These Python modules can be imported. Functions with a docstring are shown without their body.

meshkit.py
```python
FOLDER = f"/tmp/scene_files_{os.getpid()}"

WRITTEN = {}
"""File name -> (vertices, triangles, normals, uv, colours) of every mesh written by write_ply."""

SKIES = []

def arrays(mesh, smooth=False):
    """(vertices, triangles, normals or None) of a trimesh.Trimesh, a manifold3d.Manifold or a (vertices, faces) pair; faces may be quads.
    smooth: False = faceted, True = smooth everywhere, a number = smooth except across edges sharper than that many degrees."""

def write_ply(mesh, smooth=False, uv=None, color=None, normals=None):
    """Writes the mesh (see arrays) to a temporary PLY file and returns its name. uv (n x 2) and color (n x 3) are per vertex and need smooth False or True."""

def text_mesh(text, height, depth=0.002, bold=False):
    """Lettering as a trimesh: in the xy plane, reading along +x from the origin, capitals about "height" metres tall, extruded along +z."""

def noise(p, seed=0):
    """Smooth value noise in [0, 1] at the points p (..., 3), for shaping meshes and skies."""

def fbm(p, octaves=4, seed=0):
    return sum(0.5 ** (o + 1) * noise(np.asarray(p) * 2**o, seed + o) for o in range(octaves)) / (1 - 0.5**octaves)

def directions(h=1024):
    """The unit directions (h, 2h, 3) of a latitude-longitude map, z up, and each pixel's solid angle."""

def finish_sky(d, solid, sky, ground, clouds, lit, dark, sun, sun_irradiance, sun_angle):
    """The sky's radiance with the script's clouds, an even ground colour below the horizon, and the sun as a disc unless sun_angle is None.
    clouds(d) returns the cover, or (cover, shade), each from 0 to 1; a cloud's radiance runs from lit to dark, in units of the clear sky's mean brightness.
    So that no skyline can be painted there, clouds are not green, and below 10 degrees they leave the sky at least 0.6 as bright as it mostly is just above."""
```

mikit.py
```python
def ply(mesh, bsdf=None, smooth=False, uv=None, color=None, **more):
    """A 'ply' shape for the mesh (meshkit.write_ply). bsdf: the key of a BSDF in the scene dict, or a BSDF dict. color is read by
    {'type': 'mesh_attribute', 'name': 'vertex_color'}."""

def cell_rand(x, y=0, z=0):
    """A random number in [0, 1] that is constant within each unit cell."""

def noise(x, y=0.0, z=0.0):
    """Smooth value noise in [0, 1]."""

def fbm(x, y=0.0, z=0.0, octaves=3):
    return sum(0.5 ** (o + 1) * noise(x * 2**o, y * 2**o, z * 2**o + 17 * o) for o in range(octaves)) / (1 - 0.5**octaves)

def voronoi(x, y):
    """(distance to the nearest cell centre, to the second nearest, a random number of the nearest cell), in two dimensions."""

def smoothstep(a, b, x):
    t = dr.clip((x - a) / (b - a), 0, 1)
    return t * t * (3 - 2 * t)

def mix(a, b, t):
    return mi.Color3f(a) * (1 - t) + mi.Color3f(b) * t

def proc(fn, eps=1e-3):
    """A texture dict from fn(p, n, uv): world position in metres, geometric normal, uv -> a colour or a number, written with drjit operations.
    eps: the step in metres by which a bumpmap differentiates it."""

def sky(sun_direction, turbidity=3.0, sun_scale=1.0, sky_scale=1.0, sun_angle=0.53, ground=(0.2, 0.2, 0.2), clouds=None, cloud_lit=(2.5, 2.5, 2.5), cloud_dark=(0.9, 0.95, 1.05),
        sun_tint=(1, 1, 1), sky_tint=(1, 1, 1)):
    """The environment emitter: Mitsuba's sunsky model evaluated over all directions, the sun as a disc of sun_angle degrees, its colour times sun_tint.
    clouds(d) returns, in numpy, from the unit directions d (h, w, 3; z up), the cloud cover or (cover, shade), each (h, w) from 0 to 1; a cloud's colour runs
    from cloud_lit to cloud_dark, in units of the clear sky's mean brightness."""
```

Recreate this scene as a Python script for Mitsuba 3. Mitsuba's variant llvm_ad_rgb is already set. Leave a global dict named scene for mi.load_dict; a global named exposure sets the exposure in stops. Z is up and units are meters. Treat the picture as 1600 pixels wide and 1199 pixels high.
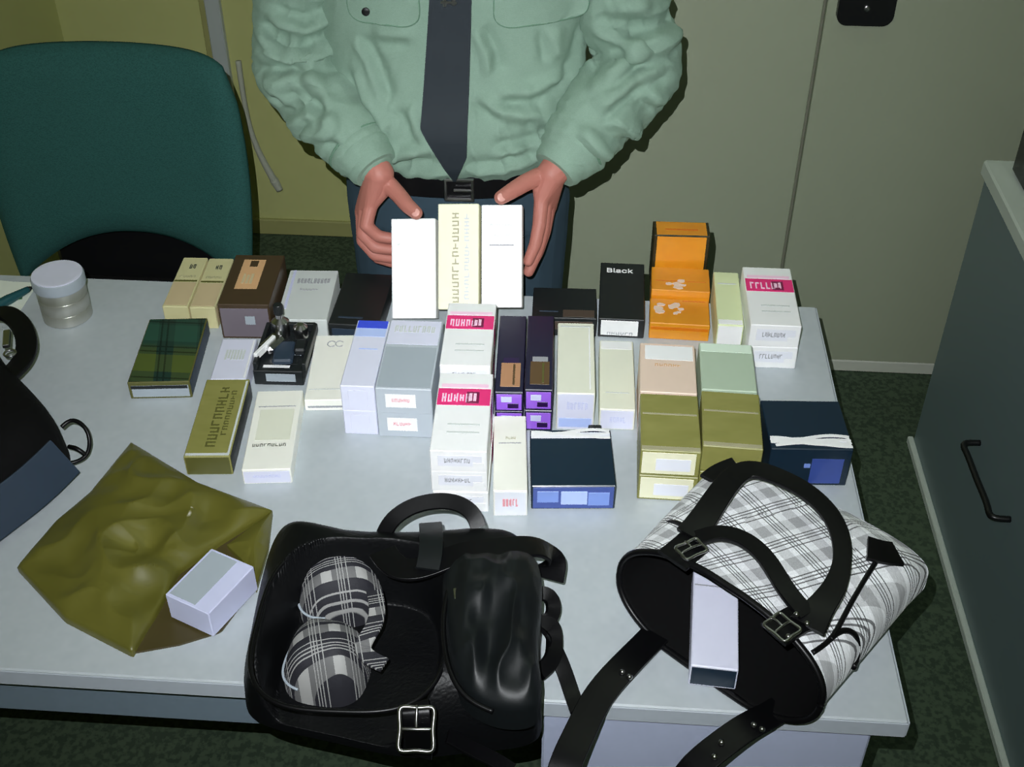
import math, random
import numpy as np
import trimesh
import manifold3d as m3
import drjit as dr
import mitsuba as mi
import mikit, meshkit
from scipy.interpolate import CubicSpline
from scipy.spatial import cKDTree
from mikit import noise, fbm, smoothstep, mix

T = mi.ScalarTransform4f
scene = {"type": "scene"}
labels = {}
exposure = 0.0

# ------------------------------------------------------------------ camera
YAW, PITCH = -0.071, 0.6656
EYE = np.array([-0.3745, -0.832, 1.84])
FWD = np.array([math.sin(YAW) * math.cos(PITCH), math.cos(YAW) * math.cos(PITCH), -math.sin(PITCH)])
scene["camera"] = {"type": "perspective", "fov": 2 * math.degrees(math.atan(800 / 1880.0)), "fov_axis": "x",
                   "near_clip": 0.05, "far_clip": 50.0,
                   "to_world": T().look_at(origin=EYE.tolist(), target=(EYE + FWD).tolist(), up=[0, 0, 1])}
# ------------------------------------------------------------------ lights
# the camera's own flash, just above and left of the lens
FLASH = EYE + np.array([-0.035, 0.0, 0.06])
scene["flash"] = {"type": "spot", "cutoff_angle": 45.0, "beam_width": 6.0,
                  "intensity": {"type": "rgb", "value": [12.4, 12.8, 13.2]},
                  "to_world": T().look_at(origin=FLASH.tolist(), target=[-0.54, 0.82, 0.90], up=[0, 0, 1])}
LAMP = {"type": "area", "radiance": {"type": "rgb", "value": [1.9, 2.3, 1.7]}}


# ------------------------------------------------------------------ helpers
def lin(c):
    c = np.asarray(c, float) / 255.0
    return np.where(c <= 0.04045, c / 12.92, ((c + 0.055) / 1.055) ** 2.4).tolist()


def mat(key, c, rough=0.5, metallic=0.0, spec=0.5, clear=0.0, sheen=0.0, tex=None, bump=None, scale=1.0):
    b = {"type": "principled", "roughness": rough, "metallic": metallic, "specular": spec,
         "clearcoat": clear, "sheen": sheen,
         "base_color": mikit.proc(tex) if tex is not None else {"type": "rgb", "value": lin(c)}}
    if bump is not None:
        b = {"type": "bumpmap", "bump": mikit.proc(bump), "scale": scale, "bsdf": b}
    scene[key] = {"type": "twosided", "bsdf": b}
    return key


def key_of(name):
    if name not in scene and name not in labels:
        return name
    i = 1
    while f"{name}_{i:03d}" in scene or f"{name}_{i:03d}" in labels:
        i += 1
    return f"{name}_{i:03d}"


def thing(name, label, cat, group=None):
    k = key_of(name)
    labels[k] = {"label": label, "category": cat}
    if group:
        labels[k]["group"] = group
    return k


def part(parent, name, mesh, m, smooth=False, label=None, uv=None, kind=None):
    k = key_of(parent + "__" + name)
    scene[k] = mikit.ply(mesh, m, smooth=smooth, uv=uv)
    if label:
        labels.setdefault(k, {})["label"] = label
    if kind:
        labels.setdefault(k, {})["kind"] = kind
    return k


def struct(name, mesh, m, label=None, smooth=False):
    scene[name] = mikit.ply(mesh, m, smooth=smooth)
    labels[name] = {"kind": "structure"}
    if label:
        labels[name]["label"] = label
    return name


def cbox(w, d, h, c=0.0012, center=(0, 0, 0)):
    """box of w x d x h with chamfered edges, bottom at z=0"""
    p = []
    for sx in (-1, 1):
        for sy in (-1, 1):
            for sz in (-1, 1):
                v = np.array([sx * w / 2, sy * d / 2, sz * h / 2])
                for k in range(3):
                    o = -np.array([sx, sy, sz]) * c
                    o[k] = 0
                    p.append(v + o)
    m = trimesh.convex.convex_hull(np.array(p) + [0, 0, h / 2])
    m.apply_translation(center)
    return m


def bx(x0, x1, y0, y1, z0, z1, c=0.003):
    return cbox(x1 - x0, y1 - y0, z1 - z0, c, ((x0 + x1) / 2, (y0 + y1) / 2, z0))


def xf(mesh, loc=(0, 0, 0), rz=0.0, rx=0.0):
    m = mesh.copy()
    M = trimesh.transformations.translation_matrix(loc) @ trimesh.transformations.rotation_matrix(rz, [0, 0, 1]) @ trimesh.transformations.rotation_matrix(rx, [1, 0, 0])
    m.apply_transform(M)
    return m


def cat(ms):
    return trimesh.util.concatenate(ms)


def spline(pts, n, closed=False):
    P = np.array(pts, float)
    if closed:
        P = np.vstack([P, P[:1]])
    t = np.r_[0, np.cumsum(np.sqrt(np.linalg.norm(np.diff(P, axis=0), axis=1)))]
    cs = CubicSpline(t, P, bc_type="periodic" if closed else "natural")
    u = np.linspace(0, t[-1], n, endpoint=not closed)
    return cs(u), cs(u, 1)


def ribbon(pts, width, thick, hint=(0, 0, 1), n=40, taper=None):
    """flat strap along a path; its broad side looks along hint"""
    P, D = spline(pts, n)
    D /= np.linalg.norm(D, axis=1, keepdims=True)
    H = np.broadcast_to(np.asarray(hint, float), P.shape)
    S = np.cross(D, H)
    S /= np.maximum(np.linalg.norm(S, axis=1, keepdims=True), 1e-9)
    N = np.cross(S, D)
    w = np.full(n, width / 2) if taper is None else width / 2 * np.interp(np.linspace(0, 1, n), *taper)
    t = thick / 2
    prof = [(-1, -0.6), (-0.93, -1), (0.93, -1), (1, -0.6), (1, 0.6), (0.93, 1), (-0.93, 1), (-1, 0.6)]
    rings = np.stack([P + S * (w * a)[:, None] + N * (t * b) for a, b in prof], 1)
    return tube_mesh(rings)


def tube_mesh(rings, cap=True):
    n, k = rings.shape[:2]
    V = rings.reshape(-1, 3)
    F = []
    for i in range(n - 1):
        for j in range(k):
            a, b = i * k + j, i * k + (j + 1) % k
            F += [(a, b, b + k), (a, b + k, a + k)]
    if cap:
        V = np.vstack([V, rings[0].mean(0), rings[-1].mean(0)])
        c0, c1 = len(V) - 2, len(V) - 1
        for j in range(k):
            F += [(c0, (j + 1) % k, j), (c1, (n - 1) * k + j, (n - 1) * k + (j + 1) % k)]
    m = trimesh.Trimesh(V, np.array(F), process=False)
    if cap and m.volume < 0:
        m.invert()
    return m


def tube(pts, r, n=40, k=8, closed=False, straight=False):
    if straight:
        P = np.array(pts, float)
        D = np.gradient(P, axis=0)
    else:
        P, D = spline(pts, n, closed)
    D /= np.linalg.norm(D, axis=1, keepdims=True)
    ref = np.array([0.13, 0.21, 0.97])
    S = np.cross(D, ref)
    S /= np.linalg.norm(S, axis=1, keepdims=True)
    N = np.cross(S, D)
    a = np.arange(k) * 2 * np.pi / k
    R = r * np.ones(len(P)) if np.isscalar(r) else np.interp(np.linspace(0, 1, len(P)), np.linspace(0, 1, len(r)), r)
    rings = P[:, None] + (S[:, None] * np.cos(a)[None, :, None] + N[:, None] * np.sin(a)[None, :, None]) * R[:, None, None]
    if closed:
        rings = np.concatenate([rings, rings[:1]])
    return tube_mesh(rings, cap=not closed)


def lathe(prof, loc, n=48):
    a = np.arange(n) * 2 * np.pi / n
    rings = np.array([[(r * math.cos(t), r * math.sin(t), z) for t in a] for r, z in prof]) + np.array(loc)
    m = tube_mesh(rings)
    return m


def pillow(outline, z0, hfun, n=140, k=40, smooth_outline=True):
    """solid over a star-shaped outline: flat below, height hfun(x, y, s) above; s runs 0 in the middle to 1 at the rim"""
    P = spline([p[:2] for p in outline], n, True)[0] if smooth_outline else resample([p[:2] for p in outline], n)
    c = P.mean(0)
    V, F = [np.r_[c, z0 + hfun(np.array([c[0]]), np.array([c[1]]), np.array([0.0]))[0]]], []
    for i in range(1, k + 1):
        s = i / k
        q = c + (P - c) * s
        V += list(np.c_[q, z0 + hfun(q[:, 0], q[:, 1], np.full(n, s))])
    for j in range(n):
        F.append((0, 1 + j, 1 + (j + 1) % n))
    for i in range(k - 1):
        for j in range(n):
            a, b = 1 + i * n + j, 1 + i * n + (j + 1) % n
            F += [(a, a + n, b + n), (a, b + n, b)]
    base = len(V)
    V += list(np.c_[P, np.full(n, z0)])
    V.append(np.r_[c, z0])
    for j in range(n):
        a, b = 1 + (k - 1) * n + j, 1 + (k - 1) * n + (j + 1) % n
        F += [(a, base + j, base + (j + 1) % n), (a, base + (j + 1) % n, b), (base + (j + 1) % n, base + j, base + n)]
    m = trimesh.Trimesh(np.array(V), np.array(F), process=False)
    if m.volume < 0:
        m.invert()
    return m


def resample(pts, n):
    P = np.array(pts, float)
    P = np.vstack([P, P[:1]])
    t = np.r_[0, np.cumsum(np.linalg.norm(np.diff(P, axis=0), axis=1))]
    u = np.linspace(0, t[-1], n, endpoint=False)
    return np.c_[np.interp(u, t, P[:, 0]), np.interp(u, t, P[:, 1])]


def nfbm(x, y, z=0.0, f=20.0, seed=0, o=3):
    x, y, z = np.broadcast_arrays(np.asarray(x, float), np.asarray(y, float), np.asarray(z, float))
    return meshkit.fbm(np.stack([x, y, z], -1) * f + 100, o, seed) - 0.5


def sst(a, b, x):
    t = np.clip((x - a) / (b - a), 0, 1)
    return t * t * (3 - 2 * t)


def bone(a, b, ra, rb, seg=20):
    A = m3.Manifold.sphere(ra, seg).translate(list(map(float, a)))
    B = m3.Manifold.sphere(rb, seg).translate(list(map(float, b)))
    return m3.Manifold.batch_hull([A, B])


def chain(pts, radii):
    return [bone(pts[i], pts[i + 1], radii[i], radii[i + 1]) for i in range(len(pts) - 1)]


def fuse(ms, edge=0.012, it=12):
    m = m3.Manifold.batch_boolean(ms, m3.OpType.Add).refine_to_length(edge).to_mesh()
    t = trimesh.Trimesh(np.array(m.vert_properties[:, :3], float), np.array(m.tri_verts), process=True)
    trimesh.smoothing.filter_taubin(t, lamb=0.5, nu=0.52, iterations=it)
    return t


def bumpy(t, amp, f, seed=0, o=3, stretch=(1, 1, 1)):
    t.vertices += t.vertex_normals * ((meshkit.fbm(t.vertices * f * np.array(stretch) + 50, o, seed) - 0.5) * 2 * amp)[:, None]
    return t


def glyphs(w, h, n, seed, t=0.0004):
    """a row of n small printed characters too small to read, w x h, centred, lying in the xy plane"""
    r = random.Random(seed)
    cw = w / n
    ms = []
    for i in range(n):
        x = -w / 2 + cw * (i + 0.5)
        g = cw * 0.72
        st = max(g * 0.26, h * 0.12)
        for s in (-1, 1):
            if r.random() < 0.8 or s < 0:
                ms.append(cbox(st, h * r.choice((1, 1, 0.75)), t, 0, (x + s * (g - st) / 2, 0, 0)))
        ms.append(cbox(g, h * 0.18, t, 0, (x, h * r.choice((-0.41, 0, 0.41)), 0)))
    return cat(ms)


# ------------------------------------------------------------------ materials
def floor_tex(p, n, uv):
    a = fbm(p.x * 130, p.y * 130, 0, octaves=3)
    b = noise(p.x * 9, p.y * 9)
    t = smoothstep(0.3, 0.7, a) * 0.75 + b * 0.25
    return mix((0.025, 0.045, 0.026), (0.062, 0.095, 0.055), t)


def wall_tex(p, n, uv):
    a = fbm(p.x * 4, p.y * 4, p.z * 4, octaves=3)
    return mix((0.44, 0.46, 0.175), (0.50, 0.52, 0.21), a)


def desk_tex(p, n, uv):
    a = fbm(p.x * 90, p.y * 90, p.z * 90, octaves=2)
    return mix((0.41, 0.455, 0.48), (0.46, 0.50, 0.525), a)


def shirt_tex(p, n, uv):
    a = noise(p.x * 700, p.y * 300, p.z * 700)
    b = fbm(p.x * 7, p.y * 7, p.z * 7, octaves=2)
    return mix((0.165, 0.255, 0.195), (0.215, 0.32, 0.25), a * 0.4 + b * 0.6)


def chair_tex(p, n, uv):
    a = noise(p.x * 500, p.y * 500, p.z * 500)
    return mix((0.011, 0.066, 0.058), (0.019, 0.098, 0.086), a)


def lines(t, c, w):
    return smoothstep(w, w * 0.5, dr.abs(t - c))


def plaid1(t, per):
    f = t / per - dr.floor(t / per)
    broad = smoothstep(0.04, 0.05, f) * smoothstep(0.36, 0.35, f)
    thin = lines(f, 0.52, 0.02) + lines(f, 0.60, 0.02) + lines(f, 0.68, 0.02) + lines(f, 0.80, 0.02)
    return broad, dr.minimum(thin, 1.0)


def tote_tex(p, n, uv):
    u = uv.x * 0.93 - uv.y * 0.37
    v = uv.x * 0.37 + uv.y * 0.93
    b1, t1 = plaid1(u, 0.056)
    b2, t2 = plaid1(v, 0.056)
    weave = noise(uv.x * 900, uv.y * 900)
    g = 1.0 - 0.28 * b1 - 0.28 * b2
    g = g * (1.0 - 0.80 * t1) * (1.0 - 0.80 * t2) * (0.88 + 0.24 * weave)
    return mix((0.012, 0.012, 0.016), (0.80, 0.82, 0.84), g)


def pouch_tex(p, n, uv):
    b1, t1 = plaid1(p.x * 0.95 + p.y * 0.3, 0.040)
    b2, t2 = plaid1(p.y * 0.95 - p.x * 0.3, 0.040)
    g = dr.maximum(0.35 * b1 * b2 + 0.18 * b2, dr.maximum(t1, t2) * 0.45)
    return mix((0.014, 0.014, 0.020), (0.62, 0.62, 0.60), g)


def tartan_tex(p, n, uv):
    fx = (p.x + 0.24 * p.y) / 0.060
    fy = p.y / 0.075
    fx = fx - dr.floor(fx)
    fy = fy - dr.floor(fy)
    a = smoothstep(0.50, 0.53, fx) * smoothstep(0.95, 0.92, fx)
    b = smoothstep(0.45, 0.48, fy) * smoothstep(0.92, 0.90, fy)
    l = dr.minimum(lines(fx, 0.6, 0.03) + lines(fx, 0.75, 0.03) + lines(fy, 0.56, 0.03) + lines(fy, 0.72, 0.03), 1.0)
    zone = smoothstep(0.570, 0.590, p.y)
    c = mix(mix((0.075, 0.105, 0.022), (0.020, 0.070, 0.048), zone), (0.012, 0.036, 0.028), dr.minimum(0.55 * a + 0.55 * b, 1.0))
    return c * (1 - 0.5 * l)


def olive_tex(p, n, uv):
    a = fbm(p.x * 14, p.y * 14, p.z * 14, octaves=3)
    return mix((0.072, 0.070, 0.010), (0.135, 0.128, 0.022), a)


def leather_bump(p, n, uv):
    return fbm(p.x * 400, p.y * 400, p.z * 400, octaves=2)


def olivebox_tex(p, n, uv):
    a = fbm(p.x * 25, p.y * 60, p.z * 30, octaves=3)
    return mix((0.20, 0.20, 0.05), (0.275, 0.265, 0.085), a)


def orange_tex(p, n, uv):
    a = fbm(p.x * 30, p.y * 30, p.z * 30, octaves=3)
    return mix((0.62, 0.20, 0.004), (0.72, 0.31, 0.015), a)


def metal_tex(p, n, uv):
    a = noise(p.x * 12, p.y * 12, p.z * 70)
    return mix((0.26, 0.27, 0.20), (0.44, 0.45, 0.42), a)


mat("m_floor", 0, 0.75, tex=floor_tex)
mat("m_wall", 0, 0.8, tex=wall_tex)
mat("m_ceiling", (225, 225, 215), 0.9)
mat("m_base", (150, 150, 95), 0.6)
mat("m_desk", 0, 0.42, tex=desk_tex)
mat("m_desk_edge", (170, 178, 186), 0.5)
mat("m_desk_panel", (172, 180, 204), 0.5)
mat("m_desk_apron", (112, 128, 140), 0.5)
mat("m_wardrobe", (158, 166, 142), 0.5)
mat("m_wardrobe_edge", (120, 122, 105), 0.6)
mat("m_cabinet", (108, 126, 128), 0.45)
mat("m_cabinet_edge", (195, 205, 195), 0.5)
mat("m_black_plastic", (16, 17, 18), 0.35)
mat("m_black", (9, 9, 11), 0.6)
mat("m_leather", (7, 8, 10), 0.48, spec=0.25, bump=leather_bump, scale=0.0006)
mat("m_strap", (7, 7, 9), 0.38, spec=0.3)
mat("m_satin", (12, 16, 18), 0.5, spec=0.4)
mat("m_lining", (4, 4, 5), 0.8, spec=0.2)
mat("m_steel", (190, 190, 190), 0.25, metallic=1.0)
mat("m_chair", 0, 0.9, tex=chair_tex, sheen=0.2)
mat("m_shirt", 0, 0.85, tex=shirt_tex, sheen=0.15)
mat("m_seam", (96, 128, 108), 0.85)
mat("m_tie", (24, 34, 41), 0.75)
mat("m_trousers", (42, 62, 74), 0.85)
mat("m_skin", (170, 108, 96), 0.55)
mat("m_nail", (214, 160, 150), 0.35)
mat("m_hair", (40, 30, 24), 0.7)
mat("m_eye", (235, 235, 230), 0.3)
mat("m_iris", (50, 36, 26), 0.3)
mat("m_lip", (160, 90, 84), 0.5)
mat("m_tote", 0, 0.75, tex=tote_tex)
mat("m_pouch", 0, 0.75, tex=pouch_tex)
mat("m_tartan", 0, 0.4, tex=tartan_tex)
mat("m_olive", 0, 0.38, tex=olive_tex)
mat("m_olivebox", 0, 0.4, tex=olivebox_tex)
mat("m_orange", 0, 0.32, tex=orange_tex, clear=0.6)
mat("m_tin", 0, 0.35, metallic=0.5, tex=metal_tex)
C = {
    "white": ((235, 236, 236), 0.45), "warm_white": ((236, 236, 226), 0.45), "cream": ((228, 226, 196), 0.45),
    "pale_cream": ((222, 224, 206), 0.45), "lilac_white": ((212, 214, 232), 0.4), "lilac": ((196, 200, 228), 0.4),
    "grey_print": ((150, 152, 158), 0.5), "dark_print": ((70, 72, 62), 0.5), "pale_print": ((196, 202, 200), 0.5),
    "pink": ((226, 50, 120), 0.4), "deep_pink": ((120, 24, 70), 0.4), "pale_pink": ((246, 205, 228), 0.4),
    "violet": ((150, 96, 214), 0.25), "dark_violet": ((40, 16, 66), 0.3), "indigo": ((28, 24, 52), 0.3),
    "amber": ((178, 132, 98), 0.35), "amber_dark": ((92, 70, 44), 0.35),
    "silver_grey": ((160, 170, 178), 0.4), "mid_grey": ((178, 186, 194), 0.4), "blue": ((56, 78, 214), 0.35),
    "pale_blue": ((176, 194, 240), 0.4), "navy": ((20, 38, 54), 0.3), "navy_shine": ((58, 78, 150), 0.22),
    "steel_blue": ((120, 146, 214), 0.3), "mint": ((172, 190, 168), 0.4), "peach": ((220, 198, 180), 0.35),
    "mint_white": ((214, 232, 214), 0.4), "green_cream": ((212, 222, 176), 0.45),
    "black_card": ((24, 28, 30), 0.4), "yellow_cream": ((200, 195, 148), 0.5), "tan": ((196, 178, 140), 0.5),
    "brown": ((66, 52, 36), 0.4), "plum_grey": ((112, 104, 112), 0.3), "gold_tan": ((206, 164, 120), 0.4),
    "olive_dark": ((88, 88, 42), 0.45), "dark_orange": ((206, 112, 10), 0.35), "dark_olive_side": ((40, 36, 14), 0.45),
    "olive_inside": ((66, 58, 30), 0.45), "slate": ((40, 54, 70), 0.5), "teal": ((26, 74, 80), 0.4), "paper": ((226, 232, 220), 0.7), "green_print": ((60, 110, 60), 0.5),
    "shadow_brown": ((74, 62, 54), 0.4), "cable": ((172, 176, 160), 0.5),
    "conduit": ((170, 178, 176), 0.5), "plinth": ((200, 204, 190), 0.5), "grey_label": ((226, 228, 236), 0.4), "pale_red": ((220, 150, 160), 0.5),
    "pale_gold": ((160, 156, 124), 0.5), "shoe": ((20, 18, 17), 0.3),
}
for k_, (c_, r_) in C.items():
    mat("c_" + k_, c_, r_)

# ------------------------------------------------------------------ the room
LX, RX, BY, FY, CH = -1.79, 2.4, 2.175, -2.6, 2.65
struct("floor", bx(LX - 0.1, RX + 0.1, FY - 0.1, BY + 0.1, -0.1, 0, 0), "m_floor", "dark green speckled floor")
struct("ceiling", bx(LX - 0.1, RX + 0.1, FY - 0.1, BY + 0.1, CH, CH + 0.1, 0), "m_ceiling", "white ceiling")
struct("wall_back", bx(LX - 0.1, RX + 0.1, BY, BY + 0.1, 0, CH, 0), "m_wall", "yellow painted wall behind the officer")
struct("wall_left", bx(LX - 0.1, LX, FY, BY, 0, CH, 0), "m_wall", "yellow painted wall at the left")
struct("wall_right", bx(RX, RX + 0.1, FY, BY, 0, CH, 0), "m_wall")
struct("wall_front", bx(LX - 0.1, RX + 0.1, FY - 0.1, FY, 0, CH, 0), "m_wall")
struct("baseboard_back", bx(LX + 0.012, -0.56, BY - 0.012, BY, 0, 0.05, 0.003), "m_base", "low yellowish baseboard")
struct("baseboard_left", bx(LX, LX + 0.012, FY, BY, 0, 0.05, 0.003), "m_base")
for x_, y_, w_ in ((0.0, -1.2, "behind the photographer"), (0.0, 0.9, "above the desk")):
    k = thing("ceiling_light", "long white ceiling lamp " + w_, "ceiling lamp")
    part(k, "frame", cat([bx(x_ - 0.62, x_ + 0.62, y_ - 0.16, y_ - 0.14, CH - 0.05, CH), bx(x_ - 0.62, x_ + 0.62, y_ + 0.14, y_ + 0.16, CH - 0.05, CH),
                          bx(x_ - 0.62, x_ - 0.60, y_ - 0.14, y_ + 0.14, CH - 0.05, CH), bx(x_ + 0.60, x_ + 0.62, y_ - 0.14, y_ + 0.14, CH - 0.05, CH)]), "m_ceiling")
    d = part(k, "diffuser", bx(x_ - 0.60, x_ + 0.60, y_ - 0.14, y_ + 0.14, CH - 0.035, CH - 0.02), "m_ceiling")
    scene[d]["emitter"] = LAMP

# wall fittings at the upper left
k = thing("cable_duct", "grey vertical plastic cable duct on the yellow wall beside the chair back", "cable duct")
part(k, "body", bx(-1.385, -1.345, BY - 0.022, BY, 0.40, CH, 0.003), "c_conduit")
part(k, "cover_edge", bx(-1.402, -1.385, BY - 0.012, BY, 0.40, CH, 0.002), "m_base")
k = thing("wall_cable", "pale loose cable hanging down the yellow wall beside the officer's sleeve", "cable")
part(k, "cord", tube([(-1.312,2.140,0.546), (-1.309,2.130,0.451), (-1.302,2.130,0.348), (-1.284,2.130,0.271), (-1.254,2.130,0.192)], [0.008, 0.007, 0.007, 0.009, 0.011], 40, 10), "c_cable", True)
part(k, "plug", tube([(-1.257,2.130,0.200), (-1.244,2.130,0.168)], [0.013, 0.010], 8, 10), "c_cable", True)

# wardrobe
WY, WX0, WX1, WS = 1.61, -0.55, 1.6, 0.0914
k = thing("wardrobe", "tall pale beige wardrobe with flat doors standing behind the officer", "wardrobe")
part(k, "carcass", bx(WX0, WX1, WY + 0.02, BY - 0.01, 0.03, 2.1), "m_wardrobe_edge")
part(k, "plinth", bx(WX0, WX1, WY + 0.004, BY - 0.01, 0.0, 0.034), "c_plinth", label="light strip along the wardrobe's foot")
doors = []
for a_, b_ in ((WX0 + 0.002, WS - 0.004), (WS + 0.004, 0.74), (0.745, WX1 - 0.002)):
    doors.append(part(k, "door", bx(a_, b_, WY, WY + 0.019, 0.038, 2.095, 0.0015), "m_wardrobe"))
hd = trimesh.creation.extrude_polygon(__import__("shapely").geometry.box(-0.035, -0.065, 0.035, 0.065).buffer(0.022), 0.016)
hd = xf(hd, (0.172, WY, 0.985), 0, math.pi / 2)
h = part(doors[1], "handle", hd, "m_black_plastic", 30, label="black oval door handle")
part(k, "handle_lock", cat([lathe([(0.006, 0), (0.006, 0.004), (0.004, 0.005)], (0, 0, 0), 16).apply_transform(trimesh.transformations.translation_matrix([0.172, WY - 0.016, 0.935]) @ trimesh.transformations.rotation_matrix(math.pi / 2, [1, 0, 0]))]), "m_steel", 30)

# low cabinet on the right
k = thing("low_cabinet", "low slate grey cabinet with a pale top at the right edge", "cabinet")
part(k, "body", bx(0.405, 0.95, -0.6, 1.345, 0.0, 0.70), "m_cabinet")
part(k, "top", bx(0.395, 0.96, -0.61, 1.35, 0.70, 0.732, 0.004), "m_cabinet_edge", label="pale worktop of the cabinet")
part(k, "edge_strip", bx(0.392, 0.405, -0.6, 1.352, 0.0, 0.018, 0.002), "m_cabinet_edge", label="pale strip along the cabinet's foot")
hp = [(0.405, 0.99, 0.31), (0.374, 0.985, 0.31), (0.372, 0.96, 0.31), (0.372, 0.88, 0.315), (0.372, 0.80, 0.32), (0.374, 0.775, 0.32), (0.405, 0.77, 0.32)]
part(k, "handle", tube(hp, 0.006, 60, 8), "m_black_plastic", True, label="dark bow handle")
k = thing("black_case", "black case standing on the low grey cabinet at the right edge", "case")
part(k, "body", cbox(0.24, 0.16, 0.22, 0.008, (0.555, 1.225, 0.732)), "m_black_plastic")
part(k, "lid_seam", cbox(0.243, 0.163, 0.006, 0.001, (0.555, 1.225, 0.86)), "m_black")

# ------------------------------------------------------------------ the desk
DZ = 0.74
k = thing("desk", "wide pale grey office desk covered with boxes and bags", "desk")
part(k, "top", bx(-1.78, 0.0, 0.0, 0.80, DZ - 0.026, DZ, 0.002), "m_desk")
part(k, "edge_band", cat([bx(-1.78, 0.0, -0.002, 0.0, DZ - 0.025, DZ - 0.002, 0.0005), bx(0.0, 0.002, 0.0, 0.80, DZ - 0.025, DZ - 0.002, 0.0005)]), "m_desk_edge")
part(k, "apron", bx(-1.72, -0.42, 0.045, 0.063, 0.60, DZ - 0.026), "m_desk_apron", label="blue grey panel under the desk's front edge")
p = part(k, "pedestal", bx(-0.40, -0.03, 0.012, 0.74, 0.06, DZ - 0.026), "m_desk_panel", label="pale drawer pedestal under the desk")
part(k, "pedestal_base", bx(-0.39, -0.04, 0.03, 0.72, 0.0, 0.06), "m_black_plastic")
for x_ in (-1.70,):
    part(k, "leg", cat([bx(x_ - 0.03, x_ + 0.03, 0.37, 0.43, 0.02, DZ - 0.026), bx(x_ - 0.03, x_ + 0.03, 0.08, 0.72, 0.0, 0.03), bx(x_ - 0.03, x_ + 0.03, 0.08, 0.72, DZ - 0.056, DZ - 0.026)]), "m_cabinet")

# ------------------------------------------------------------------ office chair
k = thing("office_chair", "office chair with a wide dark green fabric back behind the desk", "chair")
CX, CY = -1.268, 1.20
nu, nv = 41, 29


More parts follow.
